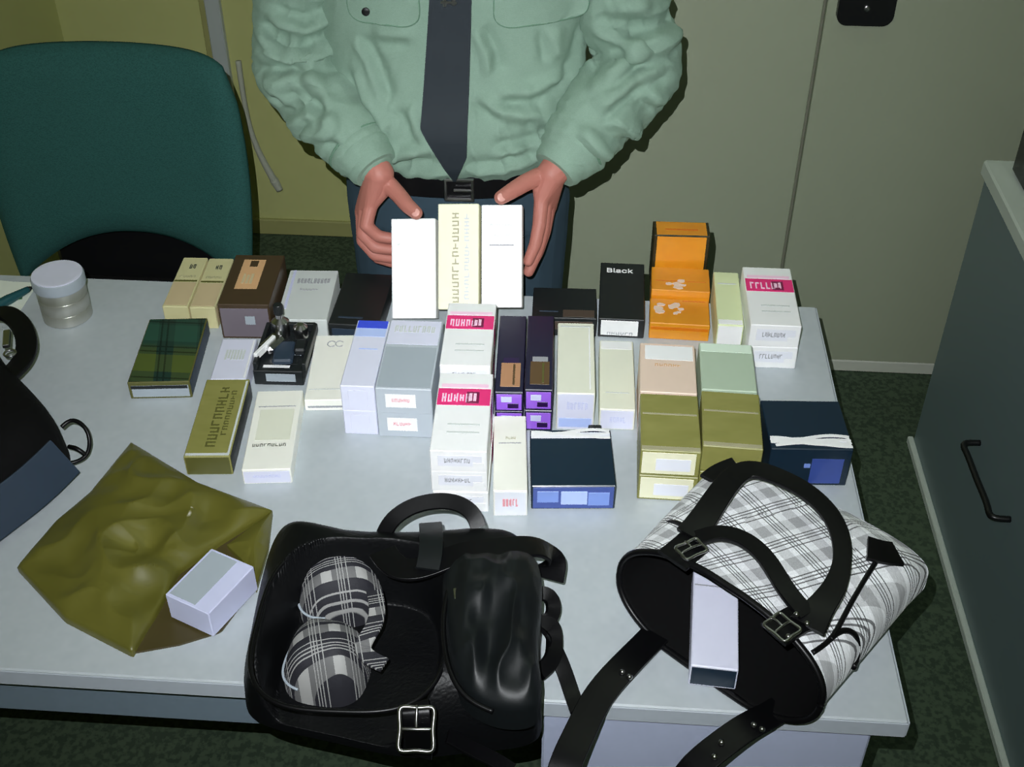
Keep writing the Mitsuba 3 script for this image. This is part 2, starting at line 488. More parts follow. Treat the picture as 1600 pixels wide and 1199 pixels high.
def back_surface(off):
    V = []
    for j in range(nv):
        v = j / (nv - 1)
        for i in range(nu):
            u = -1 + 2 * i / (nu - 1)
            hw = 0.232 + 0.028 * math.sin(v * 2.6) - 0.012 * v
            zl = 0.505 + 0.098 * (1 - abs(u) ** 2.4)            # arched lower edge
            zh = 0.965 - 0.020 * abs(u) ** 6
            z = zl + (zh - zl) * v
            x = hw * u * (1 - 0.05 * max(0, v - 0.85) / 0.15 * abs(u) ** 4)
            e = min(1.0, 6 * (1 - abs(u)) + 0.0) * min(1.0, 8 * min(v, 1 - v) + 0.0)
            y = 0.05 * u * u * -1 + 0.06 * (v - 0.4) + 0.022 * (v - 0.45) ** 2
            V.append((CX + x, CY + y + off * (0.25 + 0.75 * math.sqrt(max(e, 0))), z))
    return np.array(V)


A_, B_ = back_surface(-0.028), back_surface(0.024)
V = np.vstack([A_, B_])
F = []
NN = nu * nv
for j in range(nv - 1):
    for i in range(nu - 1):
        a = j * nu + i
        F += [(a, a + 1, a + nu + 1), (a, a + nu + 1, a + nu)]
        F += [(NN + a, NN + a + nu + 1, NN + a + 1), (NN + a, NN + a + nu, NN + a + nu + 1)]
rim = [i for i in range(nu)] + [j * nu + nu - 1 for j in range(1, nv)] + [(nv - 1) * nu + i for i in range(nu - 2, -1, -1)] + [j * nu for j in range(nv - 2, 0, -1)]
for a, b in zip(rim, rim[1:] + rim[:1]):
    F += [(a, NN + a, NN + b), (a, NN + b, b)]
bk = trimesh.Trimesh(V, np.array(F), process=False)
part(k, "backrest", bk, "m_chair", True)
part(k, "back_shell", bx(CX - 0.20, CX + 0.20, CY + 0.02, CY + 0.05, 0.40, 0.64, 0.012), "m_black_plastic", label="black plastic shell below the back")
part(k, "seat", fuse([m3.Manifold.batch_hull([m3.Manifold.sphere(0.035, 16).translate([CX + sx, CY + sy, 0.45]) for sx in (-0.20, 0.20) for sy in (-0.36, -0.02)])], 0.03, 2), "m_black", 40)
part(k, "column", lathe([(0.03, 0.12), (0.03, 0.42)], (CX, CY - 0.2, 0), 24), "m_black_plastic", 30)
for a in range(5):
    t = a * 2 * math.pi / 5 + 0.3
    part(k, "base_arm", tube([(CX, CY - 0.2, 0.12), (CX + 0.15 * math.cos(t), CY - 0.2 + 0.15 * math.sin(t), 0.09), (CX + 0.28 * math.cos(t), CY - 0.2 + 0.28 * math.sin(t), 0.07)], [0.025, 0.016], 12, 8), "m_black_plastic", True)
    w = part(k, "caster", xf(lathe([(0.028, -0.012), (0.028, 0.012)], (0, 0, 0), 20), (CX + 0.28 * math.cos(t), CY - 0.2 + 0.28 * math.sin(t), 0.028), t, math.pi / 2), "m_black_plastic", 30)

# ------------------------------------------------------------------ the officer
k = thing("person", "person in a green shirt, dark tie and slate trousers holding three boxes", "person")
PXC, PYC = -0.597, 0.985
SH = {-1: np.array([PXC - 0.185, 1.0, 1.35]), 1: np.array([PXC + 0.185, 1.0, 1.35])}
EL = {-1: np.array((-0.845,0.950,1.056)), 1: np.array((-0.302,0.950,1.073))}
WR = {-1: np.array((-0.698,0.815,0.945)), 1: np.array((-0.431,0.815,0.955))}


def ring_torso(secs, n=72, e=2.4):
    rings = []
    for z, hw, hd, yc in secs:
        a = np.arange(n) * 2 * np.pi / n
        ca, sa = np.cos(a), np.sin(a)
        x = hw * np.sign(ca) * np.abs(ca) ** (2 / e)
        y = hd * np.sign(sa) * np.abs(sa) ** (2 / e)
        rings.append(np.c_[PXC + x, yc + y, np.full(n, z)])
    return tube_mesh(np.array(rings))


def to_man(t):
    return m3.Manifold(m3.Mesh(np.asarray(t.vertices, np.float32), np.asarray(t.faces, np.uint32)))


# body: head, neck, trunk, arms, hands, legs as one surface
FINGERS = {
    -1: [([(-0.712,0.805,0.898), (-0.720,0.790,0.867), (-0.703,0.792,0.847), (-0.673,0.794,0.841)], 0.0085),
         ([(-0.723,0.815,0.885), (-0.728,0.800,0.845), (-0.710,0.796,0.824), (-0.676,0.793,0.821)], 0.0088),
         ([(-0.733,0.830,0.869), (-0.733,0.815,0.823), (-0.713,0.805,0.803), (-0.678,0.798,0.801)], 0.0082),
         ([(-0.737,0.845,0.853), (-0.730,0.835,0.807), (-0.713,0.825,0.784), (-0.688,0.815,0.782)], 0.0072),
         ([(-0.684,0.812,0.929), (-0.666,0.795,0.921), (-0.650,0.775,0.914), (-0.635,0.762,0.909)], 0.0105)],
    1: [([(-0.445,0.800,0.921), (-0.447,0.780,0.885), (-0.452,0.767,0.858), (-0.462,0.757,0.833)], 0.0085),
        ([(-0.440,0.812,0.910), (-0.442,0.795,0.867), (-0.450,0.780,0.836), (-0.462,0.768,0.807)], 0.0088),
        ([(-0.435,0.828,0.894), (-0.440,0.812,0.854), (-0.449,0.798,0.825), (-0.461,0.786,0.801)], 0.0082),
        ([(-0.434,0.845,0.877), (-0.439,0.832,0.842), (-0.449,0.820,0.821), (-0.461,0.808,0.804)], 0.0072),
        ([(-0.450,0.812,0.951), (-0.469,0.795,0.950), (-0.487,0.777,0.946), (-0.504,0.760,0.942)], 0.0110)]}
bones = []
TC = lambda z, dx=0, y=PYC: np.array([PXC + dx, y, z])
bones += [bone(TC(1.38), TC(1.50, 0, 0.98), 0.055, 0.052)]
bones += [m3.Manifold.batch_hull([m3.Manifold.sphere(r, 28).translate([PXC, y, z]) for r, y, z in
          ((0.078, 0.985, 1.615), (0.070, 0.955, 1.60), (0.060, 0.945, 1.565), (0.040, 0.93, 1.525), (0.055, 1.01, 1.58))])]
bones += [bone(TC(1.575, 0, 0.888), TC(1.548, 0, 0.866), 0.008, 0.013), bone(TC(1.545, -0.012, 0.878), TC(1.545, 0.012, 0.878), 0.008, 0.008)]
for s in (-1, 1):
    bones += [bone(TC(1.575, s * 0.078, 0.985), TC(1.545, s * 0.074, 0.98), 0.014, 0.009)]
bones += [m3.Manifold.batch_hull([m3.Manifold.sphere(0.08, 24).translate([PXC + dx, 0.99, z]) for dx in (-0.09, 0.09) for z in (0.95, 1.32)])]
for s in (-1, 1):
    bones += chain([SH[s], EL[s], WR[s]], [0.05, 0.040, 0.0235])
    bones += chain([TC(0.90, s * 0.09), TC(0.48, s * 0.095), TC(0.09, s * 0.10)], [0.075, 0.052, 0.038])
    fs = FINGERS[s]
    kn = [np.array(f[0][0]) for f in fs[:4]]
    pr_ = [0.0125, 0.0128, 0.0122, 0.0112]
    for q in range(3):
        bones.append(m3.Manifold.batch_hull([m3.Manifold.sphere(0.0225, 20).translate(WR[s].tolist()),
                                             m3.Manifold.sphere(pr_[q], 16).translate(kn[q].tolist()),
                                             m3.Manifold.sphere(pr_[q + 1], 16).translate(kn[q + 1].tolist())]))
    th = np.array(fs[4][0][0])
    bones.append(m3.Manifold.batch_hull([m3.Manifold.sphere(0.019, 20).translate(WR[s].tolist()), m3.Manifold.sphere(0.0120, 16).translate(th.tolist()), m3.Manifold.sphere(0.0125, 16).translate(kn[0].tolist())]))
    for pts, r in fs:
        bones += chain([np.array(q) for q in pts], [r * 1.35, r * 1.25, r * 1.15, r * 0.98])
body = fuse(bones, 0.006, 6)
part(k, "body", body, "m_skin", True)
for s in (-1, 1):
    for pts, r in FINGERS[s][4:]:
        a, b = np.array(pts[2]), np.array(pts[3])
        d = (b - a) / np.linalg.norm(b - a)
        nrm = EYE - b
        nrm -= d * (nrm @ d)
        nrm /= np.linalg.norm(nrm)
        c0 = b + nrm * r * 0.70 + d * r * 0.25
        sd = np.cross(d, nrm)
        e = trimesh.creation.icosphere(2, 1.0)
        e.vertices = c0 + np.outer(e.vertices[:, 0], d) * r * 0.75 + np.outer(e.vertices[:, 1], sd) * r * 0.62 + np.outer(e.vertices[:, 2], nrm) * r * 0.22
        part(k, "thumbnail", e, "m_nail", True)
# face and hair (above the frame)
cap = trimesh.creation.icosphere(3, 1.0)
cap.vertices = cap.vertices * [0.088, 0.10, 0.088] + [PXC, 0.985, 1.622]
cap = trimesh.intersections.slice_mesh_plane(cap, [0, 0.55, 0.83], [PXC, 0.93, 1.632], cap=True)
part(k, "hair", bumpy(cap, 0.003, 60), "m_hair", 40)
for s in (-1, 1):
    e = trimesh.creation.icosphere(2, 0.0115)
    part(k, "eye", xf(e, (PXC + s * 0.030, 0.898, 1.588)), "m_eye", True)
    part(k, "iris", xf(trimesh.creation.icosphere(2, 0.0055), (PXC + s * 0.030, 0.8905, 1.587)), "m_iris", True)
part(k, "mouth", xf(cbox(0.045, 0.008, 0.010, 0.003), (PXC, 0.893, 1.512)), "m_lip")

# shirt
secs = [(0.915, 0.176, 0.118, 0.982), (0.93, 0.190, 0.132, 0.982), (0.955, 0.197, 0.142, 0.982), (1.00, 0.197, 0.140, 0.984), (1.08, 0.202, 0.128, 0.985),
        (1.16, 0.210, 0.124, 0.988), (1.24, 0.212, 0.124, 0.99), (1.32, 0.195, 0.115, 0.995), (1.38, 0.150, 0.092, 1.0), (1.41, 0.080, 0.070, 1.0), (1.425, 0.062, 0.062, 0.995)]

def folds(mesh, segs, amp, w, seed):
    """pull the cloth into creases along short lines given in the x-z plane"""
    v, n = mesh.vertices.copy(), mesh.vertex_normals.copy()
    f = np.zeros(len(v))
    for i, sg in enumerate(segs):
        for p, q in zip(sg, sg[1:]):
            p, q = np.array(p)[[0, 2]], np.array(q)[[0, 2]]
            d = q - p
            L = np.linalg.norm(d)
            d /= L
            r = v[:, [0, 2]] - p
            t = r @ d
            sd = r @ np.array([-d[1], d[0]]) + 0.006 * (meshkit.noise(v * 40 + 9 * i, seed) - 0.5)
            end = sst(-0.3, 0.25, t / L) * sst(1.3, 0.75, t / L)
            g = 1.65 * (sd / w) * np.exp(-(sd / w) ** 2) + 0.6 * np.exp(-((sd - 1.3 * w) / w) ** 2)
            f += end * g * (1 if i % 3 else -1)
    mesh.vertices = v + n * (amp * np.clip(f, -1.5, 1.5) * sst(0.25, -0.2, n[:, 1]))[:, None]


def ridged(P, seed, o=3):
    n = meshkit.fbm(P + 60, o, seed) - 0.5
    return 0.5 - np.abs(n) * 3.4


shirt = fuse([to_man(ring_torso(secs))] + [bone(SH[s] - [s * 0.05, 0, 0.0], SH[s] - [s * 0.01, 0, 0.01], 0.070, 0.072) for s in (-1, 1)], 0.0065, 8)
v0, nn = shirt.vertices.copy(), shirt.vertex_normals.copy()
low = sst(1.08, 0.95, v0[:, 2])
fold = ridged(np.c_[v0[:, 0] * 11, v0[:, 1] * 3, v0[:, 2] * 6 + np.abs(v0[:, 0] - PXC) * 20], 5) * (0.005 + 0.009 * low)
shirt.vertices = v0 + nn * fold[:, None]
folds(shirt, [[(-0.724,0.865,1.132), (-0.705,0.865,1.097), (-0.691,0.865,1.051)], [(-0.741,0.870,1.079), (-0.722,0.865,1.035), (-0.695,0.865,0.993)], [(-0.745,0.870,1.010), (-0.707,0.865,0.967)],
              [(-0.540,0.865,1.157), (-0.526,0.865,1.123), (-0.522,0.865,1.098)], [(-0.390,0.870,1.140), (-0.404,0.870,1.089), (-0.418,0.870,1.058)], [(-0.685,0.860,0.944), (-0.645,0.855,0.961), (-0.610,0.855,0.971)],
              [(-0.673,0.860,0.924), (-0.631,0.855,0.937), (-0.595,0.855,0.945)], [(-0.495,0.860,1.025), (-0.465,0.860,1.017), (-0.436,0.860,1.001)], [(-0.548,0.860,1.048), (-0.514,0.860,1.030), (-0.480,0.860,1.008)],
              [(-0.519,0.855,0.975), (-0.480,0.855,0.980), (-0.443,0.860,0.970)], [(-0.660,0.860,1.036), (-0.648,0.860,1.013), (-0.639,0.860,0.986)], [(-0.515,0.865,1.057), (-0.466,0.865,1.054), (-0.418,0.870,1.068)],
              [(-0.560,0.855,0.944), (-0.505,0.855,0.946), (-0.455,0.860,0.955)], [(-0.448,0.870,1.148), (-0.438,0.870,1.108)], [(-0.695,0.870,1.141), (-0.647,0.865,1.142)]], 0.0090, 0.010, 21)
sh = part(k, "shirt", shirt, "m_shirt", True, label="long sleeved pale green uniform shirt")
SLEEVE_FOLDS = {
    -1: [[(-0.882,0.900,1.133), (-0.853,0.890,1.108), (-0.807,0.880,1.105), (-0.761,0.880,1.123)], [(-0.891,0.900,1.084), (-0.848,0.880,1.090), (-0.772,0.870,1.088)], [(-0.877,0.890,1.034), (-0.840,0.870,1.060), (-0.798,0.860,1.061)], [(-0.859,0.880,0.996), (-0.810,0.860,1.034), (-0.771,0.860,1.030)],
         [(-0.819,0.880,1.082), (-0.789,0.860,1.051), (-0.776,0.850,1.013)], [(-0.828,0.860,0.969), (-0.787,0.850,0.997), (-0.750,0.840,0.998)], [(-0.856,0.910,1.160), (-0.807,0.900,1.145), (-0.767,0.900,1.156)], [(-0.881,0.900,1.061), (-0.855,0.880,1.029)], [(-0.781,0.840,0.991), (-0.755,0.850,1.019)]],
    1: [[(-0.374,0.900,1.157), (-0.340,0.890,1.143), (-0.297,0.890,1.136)], [(-0.361,0.880,1.086), (-0.305,0.880,1.108), (-0.247,0.900,1.119)], [(-0.355,0.870,1.050), (-0.313,0.870,1.077), (-0.261,0.890,1.093)], [(-0.378,0.870,1.080), (-0.352,0.880,1.097), (-0.324,0.880,1.110)],
        [(-0.392,0.850,1.021), (-0.371,0.850,0.998), (-0.351,0.850,0.975)], [(-0.349,0.860,1.034), (-0.323,0.860,1.008), (-0.297,0.860,0.984)], [(-0.326,0.890,1.141), (-0.289,0.900,1.148), (-0.251,0.900,1.143)], [(-0.347,0.900,1.177), (-0.300,0.900,1.174)], [(-0.302,0.870,1.062), (-0.271,0.880,1.037)], [(-0.416,0.850,0.999), (-0.390,0.840,0.984)]]}
for s in (-1, 1):
    d = WR[s] - EL[s]
    slv = fuse(chain([SH[s] - [s * 0.01, 0, 0.0], (SH[s] + EL[s]) / 2 + [s * 0.012, 0, 0], EL[s], EL[s] + d * 0.45, EL[s] + d * 0.70, EL[s] + d * 0.80], [0.072, 0.068, 0.066, 0.060, 0.052, 0.044]), 0.0055, 8)
    v0, nn = slv.vertices.copy(), slv.vertex_normals.copy()
    L = np.linalg.norm(d)
    t = ((v0 - EL[s]) @ d) / L
    u = SH[s] - EL[s]
    t2 = ((v0 - EL[s]) @ u) / np.linalg.norm(u)
    f1 = ridged(np.c_[t * 28, v0[:, 0] * 7, v0[:, 2] * 7], 3) * sst(-0.06, 0.02, t)
    f2 = ridged(np.c_[t2 * 30, v0[:, 0] * 8, v0[:, 1] * 7], 9) * sst(-0.05, 0.03, t2)
    slv.vertices = v0 + nn * ((f1 + f2) * 0.010)[:, None]
    folds(slv, SLEEVE_FOLDS[s], 0.0105, 0.011, 31)
    part(sh, "sleeve", slv, "m_shirt", True)
FR = shirt.vertices[(shirt.vertices[:, 1] < 0.96) & (np.abs(shirt.vertices[:, 0] - PXC) < 0.19)]
TREE = cKDTree(FR[:, [0, 2]])


def front(x, z):
    d, i = TREE.query(np.c_[x, z], k=6)
    w = 1 / (d + 0.002)
    return (FR[i, 1] * w).sum(1) / w.sum(1)


def patch(fx, nx_, ny_, off, thick, soften=0):
    """a sheet of cloth laid on the shirt front; fx(u, v) -> (x, z)"""
    U, W = np.meshgrid(np.linspace(0, 1, nx_), np.linspace(0, 1, ny_))
    x, z = fx(U.ravel(), W.ravel())
    y = front(x, z).reshape(ny_, nx_)
    for _ in range(soften):
        y = np.minimum(y, (np.roll(y, 1, 1) + np.roll(y, -1, 1) + y) / 3) if False else y
    if soften:
        y = np.broadcast_to(np.minimum.reduce([y.min(1)]).reshape(-1, 1), y.shape).copy()
        ker = np.ones(7) / 7
        y = np.convolve(np.pad(y[:, 0], 3, mode="edge"), ker, "valid")[:, None] * np.ones((1, nx_))
    y = y.ravel()
    A = np.c_[x, y - off - thick, z]
    B = np.c_[x, y - off + 0.002, z]
    n_ = nx_ * ny_
    F = []
    for j in range(ny_ - 1):
        for i in range(nx_ - 1):
            a = j * nx_ + i
            F += [(a, a + 1, a + nx_ + 1), (a, a + nx_ + 1, a + nx_)]
            F += [(n_ + a, n_ + a + nx_ + 1, n_ + a + 1), (n_ + a, n_ + a + nx_, n_ + a + nx_ + 1)]
    rim = list(range(nx_)) + [j * nx_ + nx_ - 1 for j in range(1, ny_)] + [(ny_ - 1) * nx_ + i for i in range(nx_ - 2, -1, -1)] + [j * nx_ for j in range(ny_ - 2, 0, -1)]
    for a, b in zip(rim, rim[1:] + rim[:1]):
        F += [(a, n_ + a, n_ + b), (a, n_ + b, b)]
    m = trimesh.Trimesh(np.vstack([A, B]), np.array(F), process=False)
    return m


def pocket(xc, w, zb, zt):
    def f(u, v):
        z = zb + (zt - zb) * v
        x = xc + (u - 0.5) * w
        r = 0.02
        c = np.clip((zb + r - z) / r, 0, 1)
        hw = w / 2 - r * (1 - np.sqrt(np.clip(1 - c * c, 0, 1)))
        return xc + (u - 0.5) * 2 * hw, z
    return f


for s, xc in ((-1, (-0.684,0.865,1.182)[0]), (1, (-0.453,0.865,1.188)[0])):
    w_ = 0.108 if s < 0 else 0.135
    pp = [pocket(xc, w_, 1.165, 1.29)(np.array([u]), np.array([v])) for u, v in [(0, 1), (0, 0.6), (0, 0.3), (0, 0.16), (0, 0.06), (0, 0), (0.25, 0), (0.5, 0), (0.75, 0), (1, 0), (1, 0.06), (1, 0.16), (1, 0.3), (1, 0.6), (1, 1)]]
    pp = np.array([(x[0], front(x, z)[0] - 0.0045, z[0]) for x, z in pp])
    part(sh, "pocket_seam", tube(pp, 0.0017, 80, 6), "m_seam", True)
    pk = part(sh, "pocket", patch(pocket(xc, 0.108 if s < 0 else 0.135, 1.165, 1.29), 24, 24, 0.0045, 0.0015), "m_shirt", 40)
    part(sh, "pocket_flap", patch(pocket(xc, 0.112 if s < 0 else 0.139, 1.245, 1.305), 24, 14, 0.0070, 0.0012), "m_shirt", 40)
bt = (-0.709,0.865,1.183)
part(sh, "button", xf(lathe([(0.006, 0), (0.006, 0.003), (0.003, 0.004)], (0, 0, 0), 16), (bt[0], front([bt[0]], [bt[2]])[0] - 0.0095, bt[2]), 0, math.pi / 2), "m_black_plastic", 30)
part(sh, "placket", patch(lambda u, v: (PXC - 0.004 + (u - 0.5) * 0.034, 0.935 + 0.44 * v), 6, 60, 0.0035, 0.0008), "m_shirt", 40)
for s in (-1, 1):                       # cuffs
    d = (WR[s] - EL[s])
    a, b = EL[s] + d * 0.74, EL[s] + d * 0.965
    t = np.linspace(0, 1, 9)
    rr = [0.049, 0.0515, 0.050, 0.0455, 0.044, 0.042, 0.041, 0.040, 0.036]
    P_ = a + np.outer(t, b - a)
    c_ = tube(P_, rr, 9, 40, straight=True)
    part(sh, "cuff", bumpy(c_, 0.0015, 45, 2), "m_shirt", 45)
    e1 = np.cross(d / np.linalg.norm(d), [0.1, 0.3, 0.9])
    e1 /= np.linalg.norm(e1)
    e2 = np.cross(d / np.linalg.norm(d), e1)
    part(sh, "cuff_seam", tube([a + d * 0.004 + (e1 * math.cos(q) + e2 * math.sin(q)) * 0.0505 for q in np.linspace(0, 2 * math.pi, 20, endpoint=False)], 0.002, 60, 6, closed=True), "m_seam", True)
    col = b - (b - a) * 0.55
    e = np.cross(d / np.linalg.norm(d), [0, 0.55, 0.83])
    e /= np.linalg.norm(e)
    f_ = np.cross(e, d / np.linalg.norm(d))
    if f_ @ (EYE - a) < 0:
        f_ = -f_
    part(sh, "button", xf(trimesh.creation.icosphere(2, 0.0045), a + d * 0.04 + f_ * 0.047), "m_cabinet", True)
# collar
part(sh, "collar", tube([(PXC + 0.064 * math.cos(t), 0.985 + 0.064 * math.sin(t), 1.425) for t in np.linspace(0, 2 * math.pi, 24, endpoint=False)], 0.014, 60, 10, closed=True), "m_shirt", True)


def tie_fn(u, v):
    z = 0.921 + (1.395 - 0.921) * v
    zl = [TL_[0][2], TL_[1][2], TL_[2][2], 1.395]
    zr = [TR_[0][2], TR_[1][2], TR_[2][2], 1.395]
    xl = np.interp(z, zl, [TL_[0][0], TL_[1][0], TL_[2][0], PXC - 0.017])
    xr = np.interp(z, zr, [TR_[0][0], TR_[1][0], TR_[2][0], PXC + 0.017])
    return xl + u * (xr - xl), z


TL_ = [(-0.586,0.855,0.923), (-0.633,0.855,1.014), (-0.614,0.860,1.204)]
TR_ = [(-0.582,0.855,0.923), (-0.563,0.855,0.969), (-0.553,0.860,1.206)]
tie = part(k, "tie", patch(tie_fn, 13, 90, 0.0045, 0.003, soften=1), "m_tie", 40, label="plain dark slate necktie")
tp = (-0.585,0.855,1.203)
ty = front([tp[0]], [tp[2]])[0] - 0.014
part(tie, "tie_pin", cat([xf(cbox(0.024, 0.004, 0.004, 0.001), (tp[0], ty, tp[2])), xf(cbox(0.005, 0.004, 0.014, 0.001), (tp[0] - 0.006, ty, tp[2] - 0.004)), xf(cbox(0.005, 0.004, 0.014, 0.001), (tp[0] + 0.007, ty, tp[2] - 0.002))]), "m_steel", label="small silver tie pin")
# trousers, belt, shoes
tr = [to_man(ring_torso([(0.80, 0.186, 0.120, PYC), (0.87, 0.184, 0.116, PYC), (0.925, 0.172, 0.108, PYC)]))]
for s in (-1, 1):
    tr += chain([TC(0.83, s * 0.092), TC(0.48, s * 0.098, 0.975), TC(0.06, s * 0.10, 0.985)], [0.100, 0.078, 0.062])
trm = bumpy(fuse(tr, 0.012, 10), 0.004, 14, 8, stretch=(1, 1, 0.5))
part(k, "trousers", trm, "m_trousers", True, label="dark slate blue trousers")
bl = ring_torso([(0.880, 0.186, 0.124, PYC), (0.882, 0.188, 0.126, PYC), (0.916, 0.186, 0.124, PYC), (0.918, 0.184, 0.122, PYC)])
blt = part(k, "belt", bl, "m_strap", 40)
bp = (-0.579,0.855,0.901)
fr = cat([cbox(0.048, 0.006, 0.005, 0.001, (0, 0, -0.02)), cbox(0.048, 0.006, 0.005, 0.001, (0, 0, 0.015)), cbox(0.005, 0.006, 0.04, 0.001, (-0.0215, 0, -0.02)), cbox(0.005, 0.006, 0.04, 0.001, (0.0215, 0, -0.02)), cbox(0.03, 0.005, 0.004, 0.001, (0.006, -0.002, -0.002))])
part(blt, "buckle", xf(fr, (bp[0], PYC - 0.129, 0.899)), "m_steel")
for s in (-1, 1):
    part(k, "shoe", fuse([m3.Manifold.batch_hull([m3.Manifold.sphere(r, 20).translate([PXC + s * 0.105, y, r]) for r, y in ((0.042, 1.03), (0.046, 0.93), (0.034, 0.84))])], 0.02, 3), "c_shoe", 50)

# ------------------------------------------------------------------ boxes on the desk
def pbox(label, q, m, decals=(), group=None, name="perfume_box", c=0.0012, catg="box", pose=None):
    """q = x, y, z of the foot's middle, width, depth, height, turn in degrees; decals lie on a face:
    (part name, face, u, v, du, dv, material[, kind, n]) with u, v from -1 to 1 over the face"""
    x, y, z, w, d, h, a = q
    M = trimesh.transformations.translation_matrix((x, y, z)) @ trimesh.transformations.rotation_matrix(math.radians(a), [0, 0, 1])
    if pose is not None:
        M = pose
    k = thing(name, label, catg, group)
    b = cbox(w, d, h, c)
    b.apply_transform(M)
    part(k, "carton", b, m)
    for i, dc in enumerate(decals):
        nm, face, u, v, du, dv, dm = dc[:7]
        kind = dc[7] if len(dc) > 7 else "slab"
        fw, fh = {"top": (w, d), "front": (w, h), "right": (d, h), "left": (d, h), "back": (w, h)}[face]
        fw, fh = fw - 2 * c, fh - 2 * c
        sw, sh_ = du * fw, dv * fh
        th = 0.0006
        if kind == "slab":
            g = cbox(sw, sh_, th, 0.0002)
        elif kind == "glyphs":
            g = glyphs(sw, sh_, dc[8], i + int(abs(x * 997)), th)
        elif kind == "vglyphs":
            g = xf(glyphs(sh_, sw, dc[8], i + int(abs(x * 997)), th), rz=math.pi / 2)
        elif kind == "text":
            g = meshkit.text_mesh(dc[8], sh_, th, True)
            g.apply_translation([-g.bounds[:, 0].mean(), -g.bounds[:, 1].mean(), 0])
            g.vertices[:, 0] *= sw / np.ptp(g.vertices[:, 0])
        elif kind == "mesh":
            g = dc[8].copy()
        g.apply_translation([u * fw / 2, v * fh / 2, (dc[9] if len(dc) > 9 else 0) * 0.0006])
        R = np.eye(4)
        if face == "top":
            R[:3, 3] = (0, 0, h - 0.0001)
        elif face == "front":
            R[:3, :3] = np.array([[1, 0, 0], [0, 0, -1], [0, 1, 0]])
            R[:3, 3] = (0, -d / 2 + 0.0001, h / 2)
        elif face == "right":
            R[:3, :3] = np.array([[0, 0, 1], [1, 0, 0], [0, 1, 0]])
            R[:3, 3] = (w / 2 - 0.0001, 0, h / 2)
        elif face == "left":
            R[:3, :3] = np.array([[0, 0, -1], [-1, 0, 0], [0, 1, 0]])
            R[:3, 3] = (-w / 2 + 0.0001, 0, h / 2)
        g.apply_transform(M @ R)
        part(k, nm, g, dm)
    return k


def blob(w, d, seed):
    from shapely.geometry import Polygon
    r = random.Random(seed)
    ms = []
    for i in range(9):
        cx, cy = r.uniform(-w / 2, w / 2) * 0.8, r.uniform(-d / 2, d / 2) * 0.8
        a0 = r.uniform(0, 6)
        rr = r.uniform(0.10, 0.22) * w
        P = [(cx + rr * r.uniform(0.6, 1.1) * math.cos(t + a0), cy + 0.7 * rr * r.uniform(0.5, 1.1) * math.sin(t + a0)) for t in np.linspace(0, 2 * math.pi, 8, endpoint=False)]
        m = trimesh.creation.extrude_polygon(Polygon(P).buffer(0), 0.0006 + 0.0001 * i, engine="earcut")
        ms.append(m)
    return cat(ms)


c_ = lambda n: "c_" + n
PINK_TOP = [("band", "top", 0, 0.36, 1.0, 0.22, c_("pink")), ("emblem", "top", 0.34, 0.34, 0.24, 0.15, c_("deep_pink"), "slab", 0, 1),
            ("lettering", "top", -0.30, 0.33, 0.56, 0.11, c_("pale_pink"), "glyphs", 5, 1), ("lettering", "top", 0.34, 0.34, 0.16, 0.10, c_("pale_pink"), "glyphs", 2, 2),
            ("tint", "top", 0, 0.66, 0.9, 0.05, c_("pale_pink")), ("print", "top", 0.1, -0.35, 0.6, 0.02, c_("pale_print")), ("print", "top", 0.1, -0.55, 0.6, 0.02, c_("pale_print"))]
PINK_FRONT = [("label", "front", 0.05, 0.1, 0.80, 0.55, c_("grey_label")), ("lettering", "front", -0.05, 0.15, 0.48, 0.22, c_("grey_print"), "glyphs", 8, 1), ("seal", "front", 0.72, -0.35, 0.2, 0.3, c_("white"), "slab", 0, 1)]
PINK_SIDE = [("band", "right", 0.36, 0, 0.2, 0.9, c_("deep_pink"))]
names3 = ("topmost", "middle", "lowest")


def stack(x, y, w, d, h, a, n, m, fn, z0=DZ):
    hh = h / n
    r = random.Random(int(x * 1000) + int(y * 777))
    for i in range(n):
        top = i == n - 1
        fn(i, n, top, (x + r.uniform(-.0012, .0012), y + r.uniform(-.002, .002), z0 + i * hh, w, d, hh - 0.0004, a + r.uniform(-.5, .5)), m)


def pink_fn(where):
    def f(i, n, top, q, m):
        wd = {2: ("lower", "upper"), 3: ("lowest", "middle", "topmost")}[n][i]
        pbox(f"white box with a pink band, {wd} of the stack {where}", q, m, (PINK_TOP if top else []) + PINK_FRONT + PINK_SIDE, f"pink banded boxes {where}")
    return f


stack(-0.524, 0.371, 0.072, 0.160, 0.106, 1.7, 3, "c_white", pink_fn("in front, beside the black bag"))
stack(-0.5345, 0.541, 0.070, 0.151, 0.106, 1.8, 3, "c_white", pink_fn("below the held boxes"))
stack(-0.090, 0.708, 0.074, 0.157, 0.079, 0.5, 2, "c_white", pink_fn("at the far right corner"))
pbox("pale green and white box between the orange boxes and the far right pink banded stack", (-0.1505, 0.733, DZ, 0.039, 0.147, 0.055, -1.0), "c_green_cream",
     [("end_label", "front", 0, 0, 0.98, 0.98, c_("white")), ("print", "top", 0, 0.55, 0.8, 0.02, c_("pale_print")), ("end_band", "top", 0, -0.9, 0.98, 0.08, c_("white"))])


def wrap_fn(colour, side):
    def f(i, n, top, q, m):
        lid = "peach" if side == "left" else "mint green"
        pbox(f"{lid} topped box behind the olive gold boxes, {('lower', 'upper')[i]} one" if n > 1 else f"{lid} cellophane wrapped box behind the {side} olive box", q, m,
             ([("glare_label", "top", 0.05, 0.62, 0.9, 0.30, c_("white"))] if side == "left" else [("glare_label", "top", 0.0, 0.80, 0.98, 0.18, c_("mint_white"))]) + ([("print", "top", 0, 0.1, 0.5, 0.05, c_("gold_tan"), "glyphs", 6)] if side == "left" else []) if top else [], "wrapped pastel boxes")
    return f


